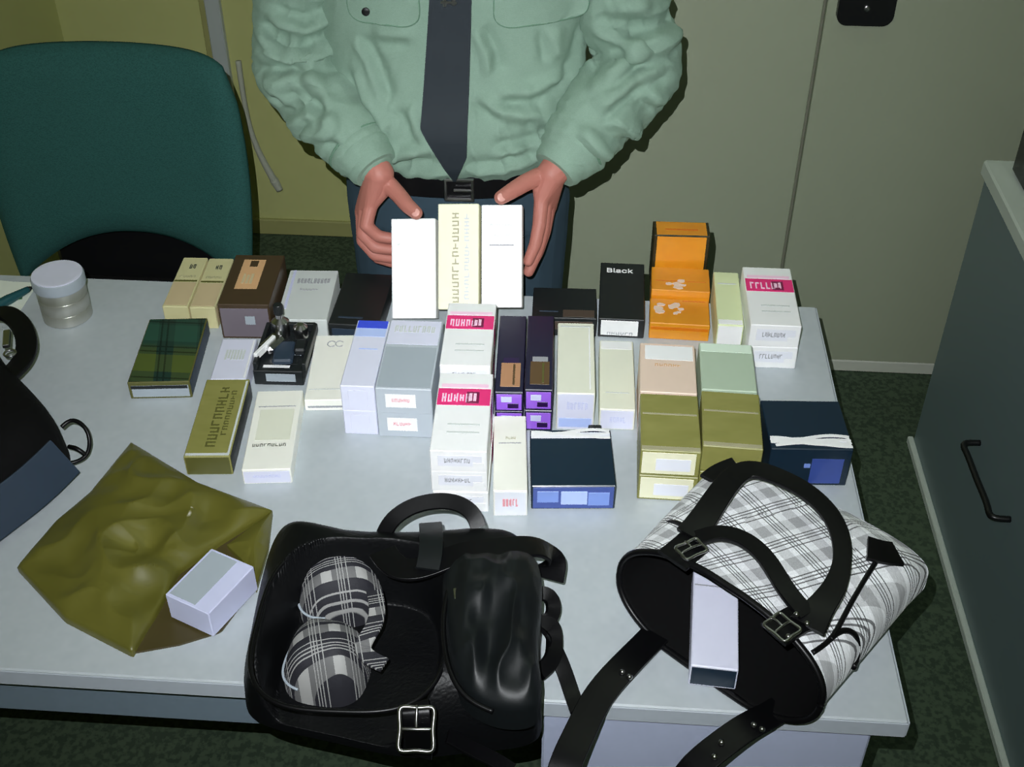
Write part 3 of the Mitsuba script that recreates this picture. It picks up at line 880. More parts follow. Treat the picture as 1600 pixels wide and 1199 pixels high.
stack(-0.252, 0.507, 0.077, 0.112, 0.086, -0.3, 2, "c_peach", wrap_fn("peach", "left"))
stack(-0.171, 0.515, 0.075, 0.108, 0.086, -1.3, 2, "c_mint", wrap_fn("mint", "right"))


def olive_fn(side):
    def f(i, n, top, q, m):
        fr = [("end_label", "front", -0.04, 0, 0.92, 0.9, c_("cream")), ("label", "front", 0.12, -0.1, 0.6, 0.5, c_("grey_label"), "slab", 0, 1)] if side == "left" else []
        pbox(f"olive gold box behind the plaid tote, {('lower', 'upper')[i]} one of the {side} pile", q, m,
             ([("band", "top", 0, -0.93, 1.0, 0.06, c_("pale_gold")), ("print", "top", 0, 0.28, 0.96, 0.03, c_("pale_gold"))] if top else []) + fr, "olive gold boxes")
    return f


stack(-0.253, 0.390, 0.077, 0.116, 0.086, -0.8, 2, "m_olivebox", olive_fn("left"))
stack(-0.172, 0.400, 0.077, 0.114, 0.086, -2.0, 2, "m_olivebox", olive_fn("right"))


def wave(w, amp=0.006):
    xs = np.linspace(-w / 2, w / 2, 30)
    ms = []
    for ph, off, ww in ((0.0, 0.004, 0.0035), (2.2, -0.003, 0.003), (4.0, 0.000, 0.0022)):
        y = off + amp * np.sin(xs / w * 5.5 + ph) * 0.8
        P = np.c_[xs, y, np.full(30, 0.0004)]
        ms.append(ribbon(P, ww * 1.7, 0.0005, n=30))
    return cat(ms)


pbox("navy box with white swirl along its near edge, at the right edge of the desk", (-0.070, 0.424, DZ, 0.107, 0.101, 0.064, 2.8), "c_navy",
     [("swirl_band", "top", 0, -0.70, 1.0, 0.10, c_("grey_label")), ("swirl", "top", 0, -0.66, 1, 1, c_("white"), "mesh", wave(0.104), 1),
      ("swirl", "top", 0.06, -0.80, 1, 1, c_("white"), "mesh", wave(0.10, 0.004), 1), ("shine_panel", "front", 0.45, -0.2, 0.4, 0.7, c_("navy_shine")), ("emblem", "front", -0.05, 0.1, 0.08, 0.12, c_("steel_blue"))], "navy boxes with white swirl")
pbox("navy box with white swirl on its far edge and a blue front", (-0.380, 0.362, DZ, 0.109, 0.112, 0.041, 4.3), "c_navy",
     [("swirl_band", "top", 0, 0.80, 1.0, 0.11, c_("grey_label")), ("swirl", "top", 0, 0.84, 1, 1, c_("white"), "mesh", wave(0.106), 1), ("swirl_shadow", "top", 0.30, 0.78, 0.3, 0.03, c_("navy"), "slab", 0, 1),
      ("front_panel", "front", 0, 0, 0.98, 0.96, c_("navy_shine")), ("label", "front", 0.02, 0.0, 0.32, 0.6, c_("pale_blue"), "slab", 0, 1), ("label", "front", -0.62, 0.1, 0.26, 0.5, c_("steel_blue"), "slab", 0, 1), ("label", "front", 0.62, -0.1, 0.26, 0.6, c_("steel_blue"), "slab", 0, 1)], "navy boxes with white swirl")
pbox("black box lettered Black, left of the orange boxes", (-0.313, 0.773, DZ, 0.071, 0.161, 0.035, -0.5), "c_black_card",
     [("lettering", "top", -0.12, 0.72, 0.62, 0.075, c_("white"), "text", "Black"), ("front_label", "front", -0.08, 0.05, 0.84, 0.85, c_("white")), ("print", "front", -0.05, -0.55, 0.6, 0.14, c_("grey_print"), "glyphs", 6, 1)])
# orange
pbox("tall orange box standing at the back of the orange pile", (-0.221, 0.864, DZ, 0.090, 0.044, 0.098, 1.0), "c_dark_olive_side",
     [("front_panel", "front", 0, 0, 0.90, 1.0, "m_orange"), ("top_panel", "top", 0, 0, 0.90, 0.96, "c_dark_orange"), ("lettering", "top", 0, -0.1, 0.5, 0.2, c_("amber_dark"), "glyphs", 7, 1)] if False else
     [("front_panel", "front", 0, 0, 0.90, 0.98, "m_orange"), ("top_panel", "top", 0, 0, 0.92, 0.96, "m_orange"), ("print", "top", 0, -0.2, 0.6, 0.10, c_("dark_orange"), "slab", 0, 1)], "orange boxes")
pbox("shiny orange box lying in the middle of the orange pile", (-0.2205, 0.798, DZ, 0.092, 0.067, 0.044, -1.5), "m_orange", [("seam", "top", 0.0, -0.2, 0.9, 0.02, c_("dark_orange")), ("foil_crumple", "top", -0.25, -0.50, 1, 1, c_("peach"), "mesh", blob(0.040, 0.026, 3))], "orange boxes")
pbox("shiny orange box lying at the front of the orange pile", (-0.2235, 0.727, DZ, 0.092, 0.068, 0.030, -1.5), "m_orange", [("seam", "top", 0.5, 0.9, 0.4, 0.03, c_("dark_orange")), ("foil_crumple", "top", -0.36, 0.15, 1, 1, c_("peach"), "mesh", blob(0.046, 0.040, 5)), ("front_band", "front", 0, 0.4, 0.98, 0.2, c_("dark_orange"))], "orange boxes")
pbox("pale cream box with a lavender front, right of the purple boxes", (-0.381, 0.550, DZ, 0.053, 0.168, 0.066, 1.8), "c_pale_cream",
     [("front_panel", "front", 0, 0, 0.98, 0.98, c_("lilac_white")), ("label", "front", 0.1, 0.35, 0.6, 0.2, c_("lilac"), "glyphs", 6, 1), ("front_print", "front", 0, -0.6, 0.9, 0.25, c_("pale_blue"), "slab", 0, 1), ("edge_print", "top", 0, 0.9, 0.9, 0.02, c_("pale_print")), ("edge_print", "top", 0.78, 0, 0.04, 0.9, c_("white"))])
pbox("pale cream box in front of the black lettered box", (-0.321, 0.552, DZ, 0.050, 0.163, 0.037, 0.8), "c_pale_cream",
     [("end_label", "top", 0, 0.86, 0.96, 0.12, c_("white")), ("front_panel", "front", 0, 0, 0.96, 0.94, c_("lilac_white")), ("label", "front", 0.05, 0.0, 0.5, 0.3, c_("lilac"), "glyphs", 5, 1), ("print", "top", 0, -0.55, 0.7, 0.012, c_("pale_print"))])
pbox("small black carton corner beside the swirl box and the cream boxes", (-0.350, 0.443, DZ, 0.018, 0.022, 0.022, 3), "c_black_card", [("top_print", "top", 0, 0, 0.5, 0.2, c_("slate"))], name="small_carton")


def purple_fn(side):
    def f(i, n, top, q, m):
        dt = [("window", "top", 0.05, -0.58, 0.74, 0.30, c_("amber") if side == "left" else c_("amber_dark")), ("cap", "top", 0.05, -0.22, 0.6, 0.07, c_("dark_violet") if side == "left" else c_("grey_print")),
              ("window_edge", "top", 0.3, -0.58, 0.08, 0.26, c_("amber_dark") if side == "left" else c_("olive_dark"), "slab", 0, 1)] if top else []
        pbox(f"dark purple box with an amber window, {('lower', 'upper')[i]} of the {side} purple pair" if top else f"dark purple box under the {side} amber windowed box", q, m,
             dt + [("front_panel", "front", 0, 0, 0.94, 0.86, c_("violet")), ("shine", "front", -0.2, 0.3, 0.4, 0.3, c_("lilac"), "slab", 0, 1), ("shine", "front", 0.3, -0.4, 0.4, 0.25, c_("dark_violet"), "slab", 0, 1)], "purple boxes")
    return f


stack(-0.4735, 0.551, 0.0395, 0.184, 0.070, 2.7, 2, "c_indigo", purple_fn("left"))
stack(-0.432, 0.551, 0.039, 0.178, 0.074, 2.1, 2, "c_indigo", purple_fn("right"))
pbox("narrow cream box beside the front pink banded stack", (-0.462, 0.362, DZ, 0.044, 0.150, 0.045, 4.4), "c_warm_white",
     [("line", "top", 0, 0.24, 0.72, 0.012, c_("grey_print")), ("lettering", "top", 0.05, 0.38, 0.34, 0.03, c_("pale_gold"), "glyphs", 4), ("front_panel", "front", 0, 0, 0.96, 0.96, c_("grey_label")), ("print", "front", 0, 0.1, 0.5, 0.3, c_("pale_red"), "glyphs", 5, 1)])


def grey_fn(i, n, top, q, m):
    pbox(f"silver grey box with a white label, {('lower', 'upper')[i]} of the grey pair below the held boxes", q, m,
         ([("far_panel", "top", 0, 0.62, 0.98, 0.36, c_("lilac_white")), ("far_print", "top", 0, 0.72, 0.8, 0.10, c_("pale_print"), "glyphs", 9, 1), ("near_panel", "top", 0, -0.40, 0.97, 0.58, c_("silver_grey"))] if top else []) +
         [("label", "front", -0.12, 0.05, 0.56, 0.55, c_("white")), ("lettering", "front", -0.12, 0.12, 0.34, 0.14, c_("pale_red"), "glyphs", 6, 1)], "silver grey boxes")


stack(-0.613, 0.513, 0.077, 0.162, 0.089, 1.4, 2, "c_mid_grey", grey_fn)


def lilac_fn(i, n, top, q, m):
    pbox(f"pale lilac box left of the grey pair, {('lower', 'upper with a blue far end')[i]}", q, m,
         ([("blue_end", "top", 0, 0.88, 0.98, 0.12, c_("blue")), ("blue_fade", "top", 0, 0.62, 0.98, 0.13, c_("pale_blue")), ("print", "top", 0.1, 0.1, 0.6, 0.015, c_("pale_blue"))] if top else []) +
         [("label", "front", 0, 0, 0.6, 0.7, c_("lilac_white"))], "pale lilac boxes")


stack(-0.677, 0.512, 0.047, 0.155, 0.088, 0.6, 2, "c_lilac_white", lilac_fn)
ring_logo = cat([tube([(0.006 * math.cos(t) + dx, 0.007 * math.sin(t), 0.0004) for t in np.linspace(0.6, 5.6, 14)], 0.0008, 24, 6) for dx in (-0.006, 0.006)])
pbox("white box with a small grey ring emblem, left of the lilac boxes", (-0.744, 0.562, DZ, 0.058, 0.158, 0.020, 5.2), "c_warm_white",
     [("emblem", "top", 0.12, 0.72, 1, 1, c_("grey_print"), "mesh", ring_logo), ("line", "top", 0, -0.70, 0.9, 0.012, c_("pale_print")), ("front_band", "front", 0, -0.3, 0.9, 0.2, c_("grey_print"))])
pbox("white box with a row of dark lettering, beside the olive lettered box", (-0.793, 0.409, DZ, 0.065, 0.168, 0.026, 6.3), "c_warm_white",
     [("lettering", "top", -0.05, -0.42, 0.74, 0.035, c_("dark_print"), "glyphs", 9), ("line", "top", 0, 0.58, 0.84, 0.010, c_("grey_print")), ("panel", "top", 0.05, 0.10, 0.76, 0.40, c_("pale_cream")),
      ("front_panel", "front", 0, -0.05, 0.98, 0.86, c_("lilac_white")), ("print", "front", 0, 0.1, 0.6, 0.2, c_("lilac"), "glyphs", 9, 1)])
pbox("olive box lettered along its length, behind the olive bag", (-0.873, 0.421, DZ, 0.062, 0.168, 0.033, 4.8), "m_olivebox",
     [("lettering", "top", 0.02, 0, 0.22, 0.80, c_("olive_dark"), "vglyphs", 9), ("lettering", "top", 0.48, 0.1, 0.12, 0.6, c_("olive_dark"), "vglyphs", 9), ("edge", "top", 0, -0.96, 0.98, 0.03, c_("pale_print")), ("edge", "top", 0.94, 0, 0.05, 0.96, c_("pale_print")),
      ("front_panel", "front", 0, 0, 0.98, 0.96, c_("olive_dark")), ("side_panel", "right", 0, 0, 0.98, 0.96, c_("black_card"))])
pbox("flat box in dark green tartan left of the other boxes", (-0.989, 0.574, DZ, 0.089, 0.160, 0.030, 6.0), "c_olive_dark",
     [("wrap", "top", 0, 0, 0.99, 0.99, "m_tartan"), ("front_panel", "front", 0.02, -0.1, 0.95, 0.75, c_("silver_grey")), ("front_band", "front", 0, 0.45, 0.94, 0.2, c_("black_card"), "slab", 0, 1), ("side_panel", "right", 0, 0, 0.96, 0.9, c_("slate"))])
pbox("white box half hidden behind the olive lettered box", (-0.8865, 0.560, DZ, 0.052, 0.100, 0.028, 4.5), "c_lilac_white", [("print", "top", 0, 0.2, 0.6, 0.25, c_("pale_print"), "glyphs", 7), ("edge", "top", 0.92, 0, 0.05, 0.95, c_("white"))])
for x_, sd in ((-1.010, "left"), (-0.967, "right")):
    pbox(f"{sd} of the two long yellowish boxes behind the tartan box", (x_, 0.742, DZ, 0.040, 0.143, 0.040, 2.8), "c_yellow_cream",
         [("near_panel", "top", 0, -0.50, 0.97, 0.46, c_("tan")), ("rule", "top", 0, 0.02, 0.97, 0.03, c_("olive_dark")), ("emblem", "top", 0.1, 0.62, 0.30, 0.09, c_("dark_print"), "glyphs", 2), ("lettering", "top", 0, 0.2, 0.7, 0.04, c_("pale_gold"), "glyphs", 5),
          ("side_panel", "right", 0, 0.1, 0.96, 0.7, c_("tan"))], "yellowish boxes")
pbox("dark brown box with a tan emblem and a shiny grey front", (-0.894, 0.720, DZ, 0.079, 0.142, 0.064, 2.8), "c_brown",
     [("emblem", "top", -0.12, 0.20, 0.46, 0.60, c_("gold_tan")), ("print", "top", -0.1, 0.62, 0.16, 0.12, c_("brown"), "slab", 0, 1), ("print", "top", -0.16, 0.0, 0.24, 0.2, c_("tan"), "glyphs", 3, 1), ("window", "front", 0, -0.05, 0.96, 0.86, c_("plum_grey")),
      ("window_label", "front", 0.2, 0.1, 0.2, 0.25, c_("silver_grey"), "slab", 0, 1)])
pbox("pale grey box with rows of print in front of the chair's right side", (-0.808, 0.722, DZ, 0.078, 0.140, 0.038, 3.2), "c_pale_print",
     [("lettering", "top", 0.1, 0.55, 0.7, 0.10, c_("grey_print"), "glyphs", 10), ("lettering", "top", 0.0, 0.2, 0.4, 0.04, c_("grey_print"), "glyphs", 6), ("edge", "top", -0.8, 0.2, 0.06, 0.8, c_("lilac"))])
# black display set with a silver bottle
k = pbox("black display box with silver pieces, in front of the grey printed box", (-0.818, 0.590, DZ, 0.073, 0.106, 0.026, 1.8), "c_black_card",
         [("front_label", "front", 0.1, 0.1, 0.62, 0.6, c_("silver_grey")), ("strip", "top", -0.1, -0.80, 0.56, 0.06, c_("white")), ("tray", "top", 0.45, -0.3, 0.3, 0.4, c_("black_card")), ("strip", "top", 0.5, 0.22, 0.30, 0.03, c_("grey_print")),
          ("strip", "top", 0.5, -0.22, 0.30, 0.05, c_("silver_grey"))], name="display_box")
part(k, "bottle", cat([lathe([(0.011, 0), (0.013, 0.004), (0.013, 0.030), (0.006, 0.036), (0.006, 0.044)], (-0.828, 0.622, DZ + 0.0265), 24)]), "m_steel", 40, label="silver bottle")
part(k, "cap", lathe([(0.0075, 0), (0.0075, 0.014), (0.006, 0.016)], (-0.828, 0.622, DZ + 0.070), 20), "c_black_card", 40)
part(k, "bottle", lathe([(0.010, 0), (0.011, 0.003), (0.011, 0.020), (0.005, 0.025)], (-0.798, 0.622, DZ + 0.0265), 20), "m_steel", 40, label="silver bottle")
part(k, "clip", xf(cbox(0.006, 0.052, 0.012, 0.001), (-0.842, 0.575, DZ + 0.034), -0.35), "c_white")
part(k, "frame", cat([xf(cbox(0.006, 0.104, 0.014, 0.001), (-0.850, 0.588, DZ + 0.0265), 0.03), xf(cbox(0.006, 0.104, 0.014, 0.001), (-0.778, 0.590, DZ + 0.0265), 0.03), xf(cbox(0.07, 0.006, 0.014, 0.001), (-0.814, 0.640, DZ + 0.0265), 0.03)]), "c_black_card")
part(k, "foil", xf(cbox(0.026, 0.040, 0.016, 0.005), (-0.836, 0.592, DZ + 0.0265), -0.4), "m_steel")
part(k, "insert", xf(cbox(0.03, 0.05, 0.010, 0.003), (-0.814, 0.575, DZ + 0.0265), 0.1), "c_slate")
part(k, "insert", xf(cbox(0.018, 0.03, 0.012, 0.003), (-0.792, 0.590, DZ + 0.0265), 0.1), "c_black_card")
pbox("flat black box left of the held boxes, beside the white emblem box", (-0.7235, 0.728, DZ, 0.079, 0.145, 0.030, -1.0), "c_black_card",
     [("strip", "top", -0.2, -0.75, 0.5, 0.03, c_("slate")), ("front_panel", "front", 0, 0, 0.9, 0.5, c_("slate"))])
pbox("flat black box with a brown edge, right of the held boxes", (-0.403, 0.733, DZ, 0.100, 0.084, 0.034, 1.5), "c_black_card",
     [("edge_panel", "top", 0.45, -0.72, 0.5, 0.24, c_("shadow_brown")), ("front_panel", "front", 0.3, 0.2, 0.6, 0.5, c_("shadow_brown")), ("strip", "top", -0.5, -0.6, 0.3, 0.04, c_("slate"))])

# ------------------------------------------------------------------ the three boxes in the officer's hands
VN = np.array([0.03, -math.cos(math.radians(36)), math.sin(math.radians(36))])     # the boxes' fronts lean back towards the officer
VN /= np.linalg.norm(VN)


def held(label, bl, tl, br, depth, m, decals):
    bl, tl, br = map(np.array, (bl, tl, br))
    w, h = np.linalg.norm(br - bl), np.linalg.norm(tl - bl)
    X = (br - bl) / w
    Y = -np.array(VN)
    Z = np.cross(X, Y)
    Z /= np.linalg.norm(Z)
    Y = np.cross(Z, X)
    M = np.eye(4)
    M[:3, 0], M[:3, 1], M[:3, 2] = X, Y, Z
    M[:3, 3] = (bl + br) / 2 + Y * depth / 2
    return pbox(label, (bl[0], bl[1], bl[2], w, depth, h, 0), m, decals, "boxes in the officer's hands", pose=M)


held("plain bright white box, left one of the three in the officer's hands", (-0.669,0.683,0.765), (-0.672,0.760,0.899), (-0.600,0.683,0.769), 0.028, "c_white", [("print", "front", -0.7, 0.50, 0.06, 0.02, c_("pale_print"), "glyphs", 2)])
held("cream box lettered downwards, middle one of the three in the officer's hands", (-0.596,0.680,0.788), (-0.601,0.764,0.926), (-0.533,0.680,0.791), 0.030, "c_cream",
     [("lettering", "front", -0.15, -0.02, 0.17, 0.88, c_("pale_gold"), "vglyphs", 12), ("lettering", "front", 0.42, 0.0, 0.12, 0.84, c_("pale_print"), "vglyphs", 12)])
held("white box with a fine grey line, right one of the three in the officer's hands", (-0.529,0.680,0.795), (-0.535,0.762,0.928), (-0.467,0.680,0.798), 0.030, "c_white",
     [("line", "front", 0, 0.22, 0.62, 0.012, c_("grey_print")), ("print", "front", 0.1, 0.42, 0.5, 0.03, c_("pale_print"), "glyphs", 7), ("print", "front", 0.0, 0.62, 0.6, 0.02, c_("pale_print"), "glyphs", 7)])

# ------------------------------------------------------------------ tin, paper, pen at the left
k = thing("tin", "round metal tin with a white lid on the desk in front of the chair", "tin")
TX, TY = -1.192, 0.690
part(k, "body", lathe([(0.036, 0.0), (0.038, 0.002), (0.038, 0.018), (0.0365, 0.020), (0.038, 0.022), (0.038, 0.040), (0.0365, 0.042), (0.038, 0.044), (0.038, 0.066)], (TX, TY, DZ)), "m_tin", 40)
part(k, "rim", lathe([(0.0395, 0.060), (0.0405, 0.062), (0.0405, 0.076), (0.039, 0.079)], (TX, TY, DZ)), "c_silver_grey", 40)
part(k, "lid", lathe([(0.0385, 0.076), (0.0385, 0.0805), (0.036, 0.0815), (0.030, 0.0805), (0.002, 0.0805)], (TX, TY, DZ)), "c_lilac_white", 40, label="white lid")
k = thing("paper", "white sheets of paper at the desk's far left end", "paper")
for i in range(3):
    part(k, "sheet", xf(cbox(0.21, 0.10, 0.0012, 0.0003), (-1.385 + 0.004 * i, 0.735 - 0.006 * i, DZ + 0.0013 * i), -0.10 + 0.06 * i), "c_paper")
part(k, "print", xf(cbox(0.03, 0.012, 0.0004, 0), (-1.297, 0.727, DZ + 0.0038), 0.25), "c_green_print")
k = thing("pen", "dark teal pen lying on the paper at the desk's far left end", "pen")
PA, PB = np.array((-1.318,0.680,0.750)), np.array((-1.277,0.745,0.750))
part(k, "barrel", tube([PA, (PA + PB) / 2, PB], [0.008, 0.0085, 0.005], 16, 12), "c_teal", True)
part(k, "tip", tube([PB, PB + (PB - PA) * 0.12], [0.005, 0.001], 6, 10), "c_black_card", True)

# ------------------------------------------------------------------ black bag at the left edge
k = thing("black_bag", "black and slate bag with a cord loop at the left edge of the desk", "bag")
OUT = [(-1.384,0.356,0.740), (-1.401,0.562,0.740), (-1.275,0.571,0.740), (-1.209,0.512,0.740), (-1.131,0.437,0.740), (-1.074,0.371,0.740), (-1.061,0.326,0.740), (-1.082,0.260,0.740), (-1.105,0.212,0.740), (-1.161,0.133,0.740), (-1.269,0.168,0.740)]


def bag_h(x, y, s):
    return 0.095 * (1 - s ** 5) ** 0.5 + 0.010 * nfbm(x, y, f=14, seed=3) * (1 - s ** 6) + 0.002


bg = pillow(OUT, DZ, bag_h, 160, 40)
part(k, "body", bg, "m_lining", 50)
fr = [(-1.132,0.160,0.745), (-1.103,0.211,0.748), (-1.076,0.262,0.750), (-1.053,0.317,0.755)]
fr2 = [np.array(p) + [0.004, 0.002, 0.035] for p in fr]
part(k, "front_panel", ribbon([np.array(p) + [0.006, -0.006, 0.030] for p in fr], 0.058, 0.006, hint=(0.62, -0.62, 0.5), n=30), "c_slate", 50, label="slate blue side panel")
part(k, "piping", tube([np.array(p) + [0.010, -0.006, 0.004] for p in fr], 0.0035, 30, 8), "m_strap", True)
part(k, "cord_loop", tube([(-1.063,0.352,0.800), (-1.051,0.361,0.805), (-1.032,0.354,0.800), (-1.024,0.341,0.785), (-1.026,0.326,0.775), (-1.038,0.318,0.770), (-1.048,0.312,0.772)], 0.0028, 60, 8), "m_strap", True, label="thin black cord loop")
part(k, "cord_tie", tube([(-1.050,0.334,0.782), (-1.036,0.327,0.785), (-1.026,0.326,0.776)], 0.003, 20, 8), "m_strap", True)
part(k, "carry_handle", ribbon([(-1.271,0.579,0.800), (-1.244,0.592,0.810), (-1.213,0.577,0.810), (-1.180,0.530,0.805), (-1.173,0.491,0.800), (-1.180,0.453,0.800)], 0.030, 0.008, n=40), "m_leather", 50, label="curved black handle")
part(k, "clasp", xf(cbox(0.010, 0.040, 0.006, 0.001), np.array((-1.202,0.519,0.815)), 0.35), "m_steel", label="silver clasp")
part(k, "clasp_ring", tube([np.array((-1.185,0.488,0.816)) + [0.008 * math.cos(t), 0.008 * math.sin(t), 0] for t in np.linspace(0, 2 * math.pi, 12, endpoint=False)], 0.0016, 30, 6, closed=True), "m_steel", True)

# ------------------------------------------------------------------ olive bag with a white box in its mouth
k = thing("olive_bag", "crumpled olive green bag lying flat at the desk's front left", "bag")
LOW = [(-0.992,0.392,0.745), (-0.876,0.316,0.745), (-0.766,0.272,0.745), (-0.756,0.206,0.745), (-0.761,0.130,0.745), (-0.780,0.069,0.745), (-0.823,0.047,0.745), (-0.874,0.031,0.745), (-0.970,0.075,0.745), (-1.058,0.151,0.745), (-1.040,0.231,0.745), (-1.014,0.287,0.745)]
part(k, "lower_sheet", pillow(LOW, DZ, lambda x, y, s: 0.003 + 0.002 * nfbm(x, y, f=30, seed=1), 160, 30, False), "c_olive_inside", 40, label="brownish inner side of the bag")
UP = [(-0.989,0.386,0.750), (-0.873,0.311,0.750), (-0.764,0.267,0.750), (-0.814,0.208,0.760), (-0.854,0.152,0.765), (-0.861,0.085,0.765), (-0.871,0.026,0.755), (-0.967,0.071,0.750), (-1.055,0.147,0.750), (-1.037,0.226,0.750), (-1.011,0.282,0.750)]


def crease(x, y, s):
    r = 0.016 * (1 - s ** 4) ** 0.6
    a = 0.5 - np.abs(nfbm(x * 0.8 + y * 0.5, y - x * 0.4, f=11, seed=6, o=2)) * 4
    b = 0.5 - np.abs(nfbm(x, y, f=19, seed=8, o=2)) * 4
    return 0.008 + r + (0.013 * a + 0.007 * b) * (1 - s ** 3)


part(k, "upper_sheet", pillow(UP, DZ, crease, 180, 60, False), "m_olive", 35)
part(k, "side_flap", pillow([(-0.764,0.267,0.750), (-0.754,0.201,0.750), (-0.753,0.132,0.755), (-0.772,0.168,0.760), (-0.807,0.202,0.760)], DZ, lambda x, y, s: 0.008 + 0.012 * (1 - s ** 2) + 0.004 * nfbm(x, y, f=40, seed=2), 90, 20, False), "m_olive", 40)
BXA = np.array((-0.793,0.105,0.770))
pbox("white box sticking out of the crumpled olive bag", (BXA[0] - 0.004, BXA[1] + 0.004, DZ + 0.006, 0.064, 0.084, 0.040, -24), "c_lilac",
     [("shiny_panel", "top", -0.30, 0, 0.62, 0.94, c_("silver_grey"))])

# ------------------------------------------------------------------ black leather bag in front
k = thing("leather_bag", "open black leather bag with a plaid lining, at the desk's front middle", "bag")
OUTB = [(-0.724,0.189,0.790), (-0.664,0.178,0.790), (-0.601,0.176,0.790), (-0.532,0.183,0.790), (-0.478,0.191,0.790), (-0.432,0.191,0.780), (-0.413,0.158,0.770), (-0.405,0.061,0.770), (-0.401,-0.010,0.770), (-0.404,-0.052,0.770), (-0.469,-0.072,0.770), (-0.535,-0.083,0.770), (-0.618,-0.071,0.770), (-0.690,-0.057,0.770), (-0.722,-0.037,0.770), (-0.733,0.019,0.770), (-0.740,0.104,0.770), (-0.738,0.177,0.770)]
CV = np.array((-0.606,0.017,0.835))
CU = np.array((-0.633,0.188,0.800)) - np.array((-0.625,-0.073,0.800))
CU = CU[:2] / np.linalg.norm(CU[:2])
CW = np.array([CU[1], -CU[0]])


def lbag_h(x, y, s):
    a = ((x - CV[0]) * CU[0] + (y - CV[1]) * CU[1]) / 0.114
    b = ((x - CV[0]) * CW[0] + (y - CV[1]) * CW[1]) / 0.101
    r = (np.abs(a) ** 3.2 + np.abs(b) ** 3.2) ** (1 / 3.2)
    hgt = 0.104 * (1 - s ** 7) ** 0.5 + 0.008 * nfbm(x, y, f=16, seed=11) * (1 - s ** 8) + 0.003
    pit = sst(1.02, 0.86, r)
    return hgt * (1 - pit) + 0.012 * pit


part(k, "body", pillow(OUTB, DZ, lbag_h, 220, 80), "m_leather", 50)
rimp = []
for t in np.linspace(0, 2 * math.pi, 40, endpoint=False):
    ca, sa = math.cos(t), math.sin(t)
    ra = 1.03 / (abs(ca) ** 3.2 + abs(sa) ** 3.2) ** (1 / 3.2)
    q = CV[:2] + CU * ra * ca * 0.114 + CW * ra * sa * 0.101
    rimp.append((q[0], q[1], DZ + 0.096))
part(k, "rim", tube(rimp, 0.0028, 120, 8, closed=True), "m_strap", True)
for (px, w_, h_, rot, sd, pts) in (((-0.645,0.116,0.800), 0.050, 0.042, 0.30, 5, 0), ((-0.640,0.010,0.800), 0.046, 0.044, -0.10, 9, 0)):
    o = [(px[0] + w_ * math.copysign(abs(math.cos(t)) ** 0.7, math.cos(t)) * math.cos(rot) - h_ * math.copysign(abs(math.sin(t)) ** 0.7, math.sin(t)) * math.sin(rot),
          px[1] + w_ * math.copysign(abs(math.cos(t)) ** 0.7, math.cos(t)) * math.sin(rot) + h_ * math.copysign(abs(math.sin(t)) ** 0.7, math.sin(t)) * math.cos(rot)) for t in np.linspace(0, 2 * math.pi, 20, endpoint=False)]
    pc = part(k, "plaid_pocket", pillow(o, DZ + 0.010, lambda x, y, s: 0.012 + 0.058 * (1 - s ** 3) ** 0.6 + 0.008 * nfbm(x, y, f=30, seed=sd), 90, 30), "m_pouch", 60, label="black and white plaid pocket")
    part(pc, "piping", tube([(a[0], a[1], DZ + 0.034) for a in o[9:15]], 0.0016, 40, 6), "c_silver_grey", True)
part(k, "tab", ribbon([(-0.592,0.066,0.830), (-0.584,0.036,0.832), (-0.586,0.009,0.832), (-0.592,-0.012,0.825), (-0.567,-0.027,0.820)], 0.018, 0.004, n=24), "m_pouch", 50)
FP = [(-0.512,0.106,0.840), (-0.471,0.120,0.840), (-0.420,0.120,0.830), (-0.405,0.046,0.830), (-0.404,-0.024,0.830), (-0.402,-0.080,0.830), (-0.434,-0.091,0.840), (-0.474,-0.073,0.840), (-0.499,-0.026,0.845), (-0.511,0.035,0.845)]
pk = part(k, "front_pocket", pillow(FP, DZ + 0.07, lambda x, y, s: 0.030 + 0.034 * (1 - s ** 3) ** 0.6 + (0.016 * (0.5 - 3 * np.abs(nfbm(x * 1.5, y * 0.7, f=22, seed=4, o=2)))) * (1 - s ** 4), 160, 50), "m_satin", 50, label="glossy puffed front pocket")
part(pk, "piping", tube([(-0.503,0.092,0.850), (-0.508,0.037,0.853), (-0.506,-0.003,0.853), (-0.494,-0.053,0.853), (-0.473,-0.083,0.848), (-0.446,-0.096,0.845)], 0.0028, 60, 8), "m_strap", True)
part(pk, "zip_pull", cat([xf(cbox(0.006, 0.016, 0.003, 0.001), (-0.496,0.039,0.862), 0.2), xf(cbox(0.004, 0.012, 0.003, 0.001), (-0.490,0.021,0.862), -0.4)]), "m_steel")
part(k, "top_strap", ribbon([(-0.589,0.112,0.846), (-0.565,0.086,0.848), (-0.537,0.088,0.850), (-0.498,0.103,0.858), (-0.449,0.118,0.856), (-0.414,0.132,0.845), (-0.398,0.136,0.825), (-0.398,0.126,0.800)], 0.032, 0.005, n=70), "m_strap", 50, label="wide black strap")
part(k, "carry_handle", ribbon([(-0.594,0.150,0.835), (-0.585,0.157,0.850), (-0.565,0.168,0.862), (-0.536,0.177,0.866), (-0.510,0.181,0.860), (-0.493,0.178,0.848), (-0.485,0.169,0.835)], 0.019, 0.006, hint=(0, -0.5, 0.86), n=60), "m_strap", 50, label="arched carrying handle")
part(k, "buckle_tab", ribbon([(-0.542,0.170,0.835), (-0.535,0.129,0.856), (-0.532,0.097,0.860), (-0.533,0.079,0.856)], 0.027, 0.005, n=30), "m_satin", 50)


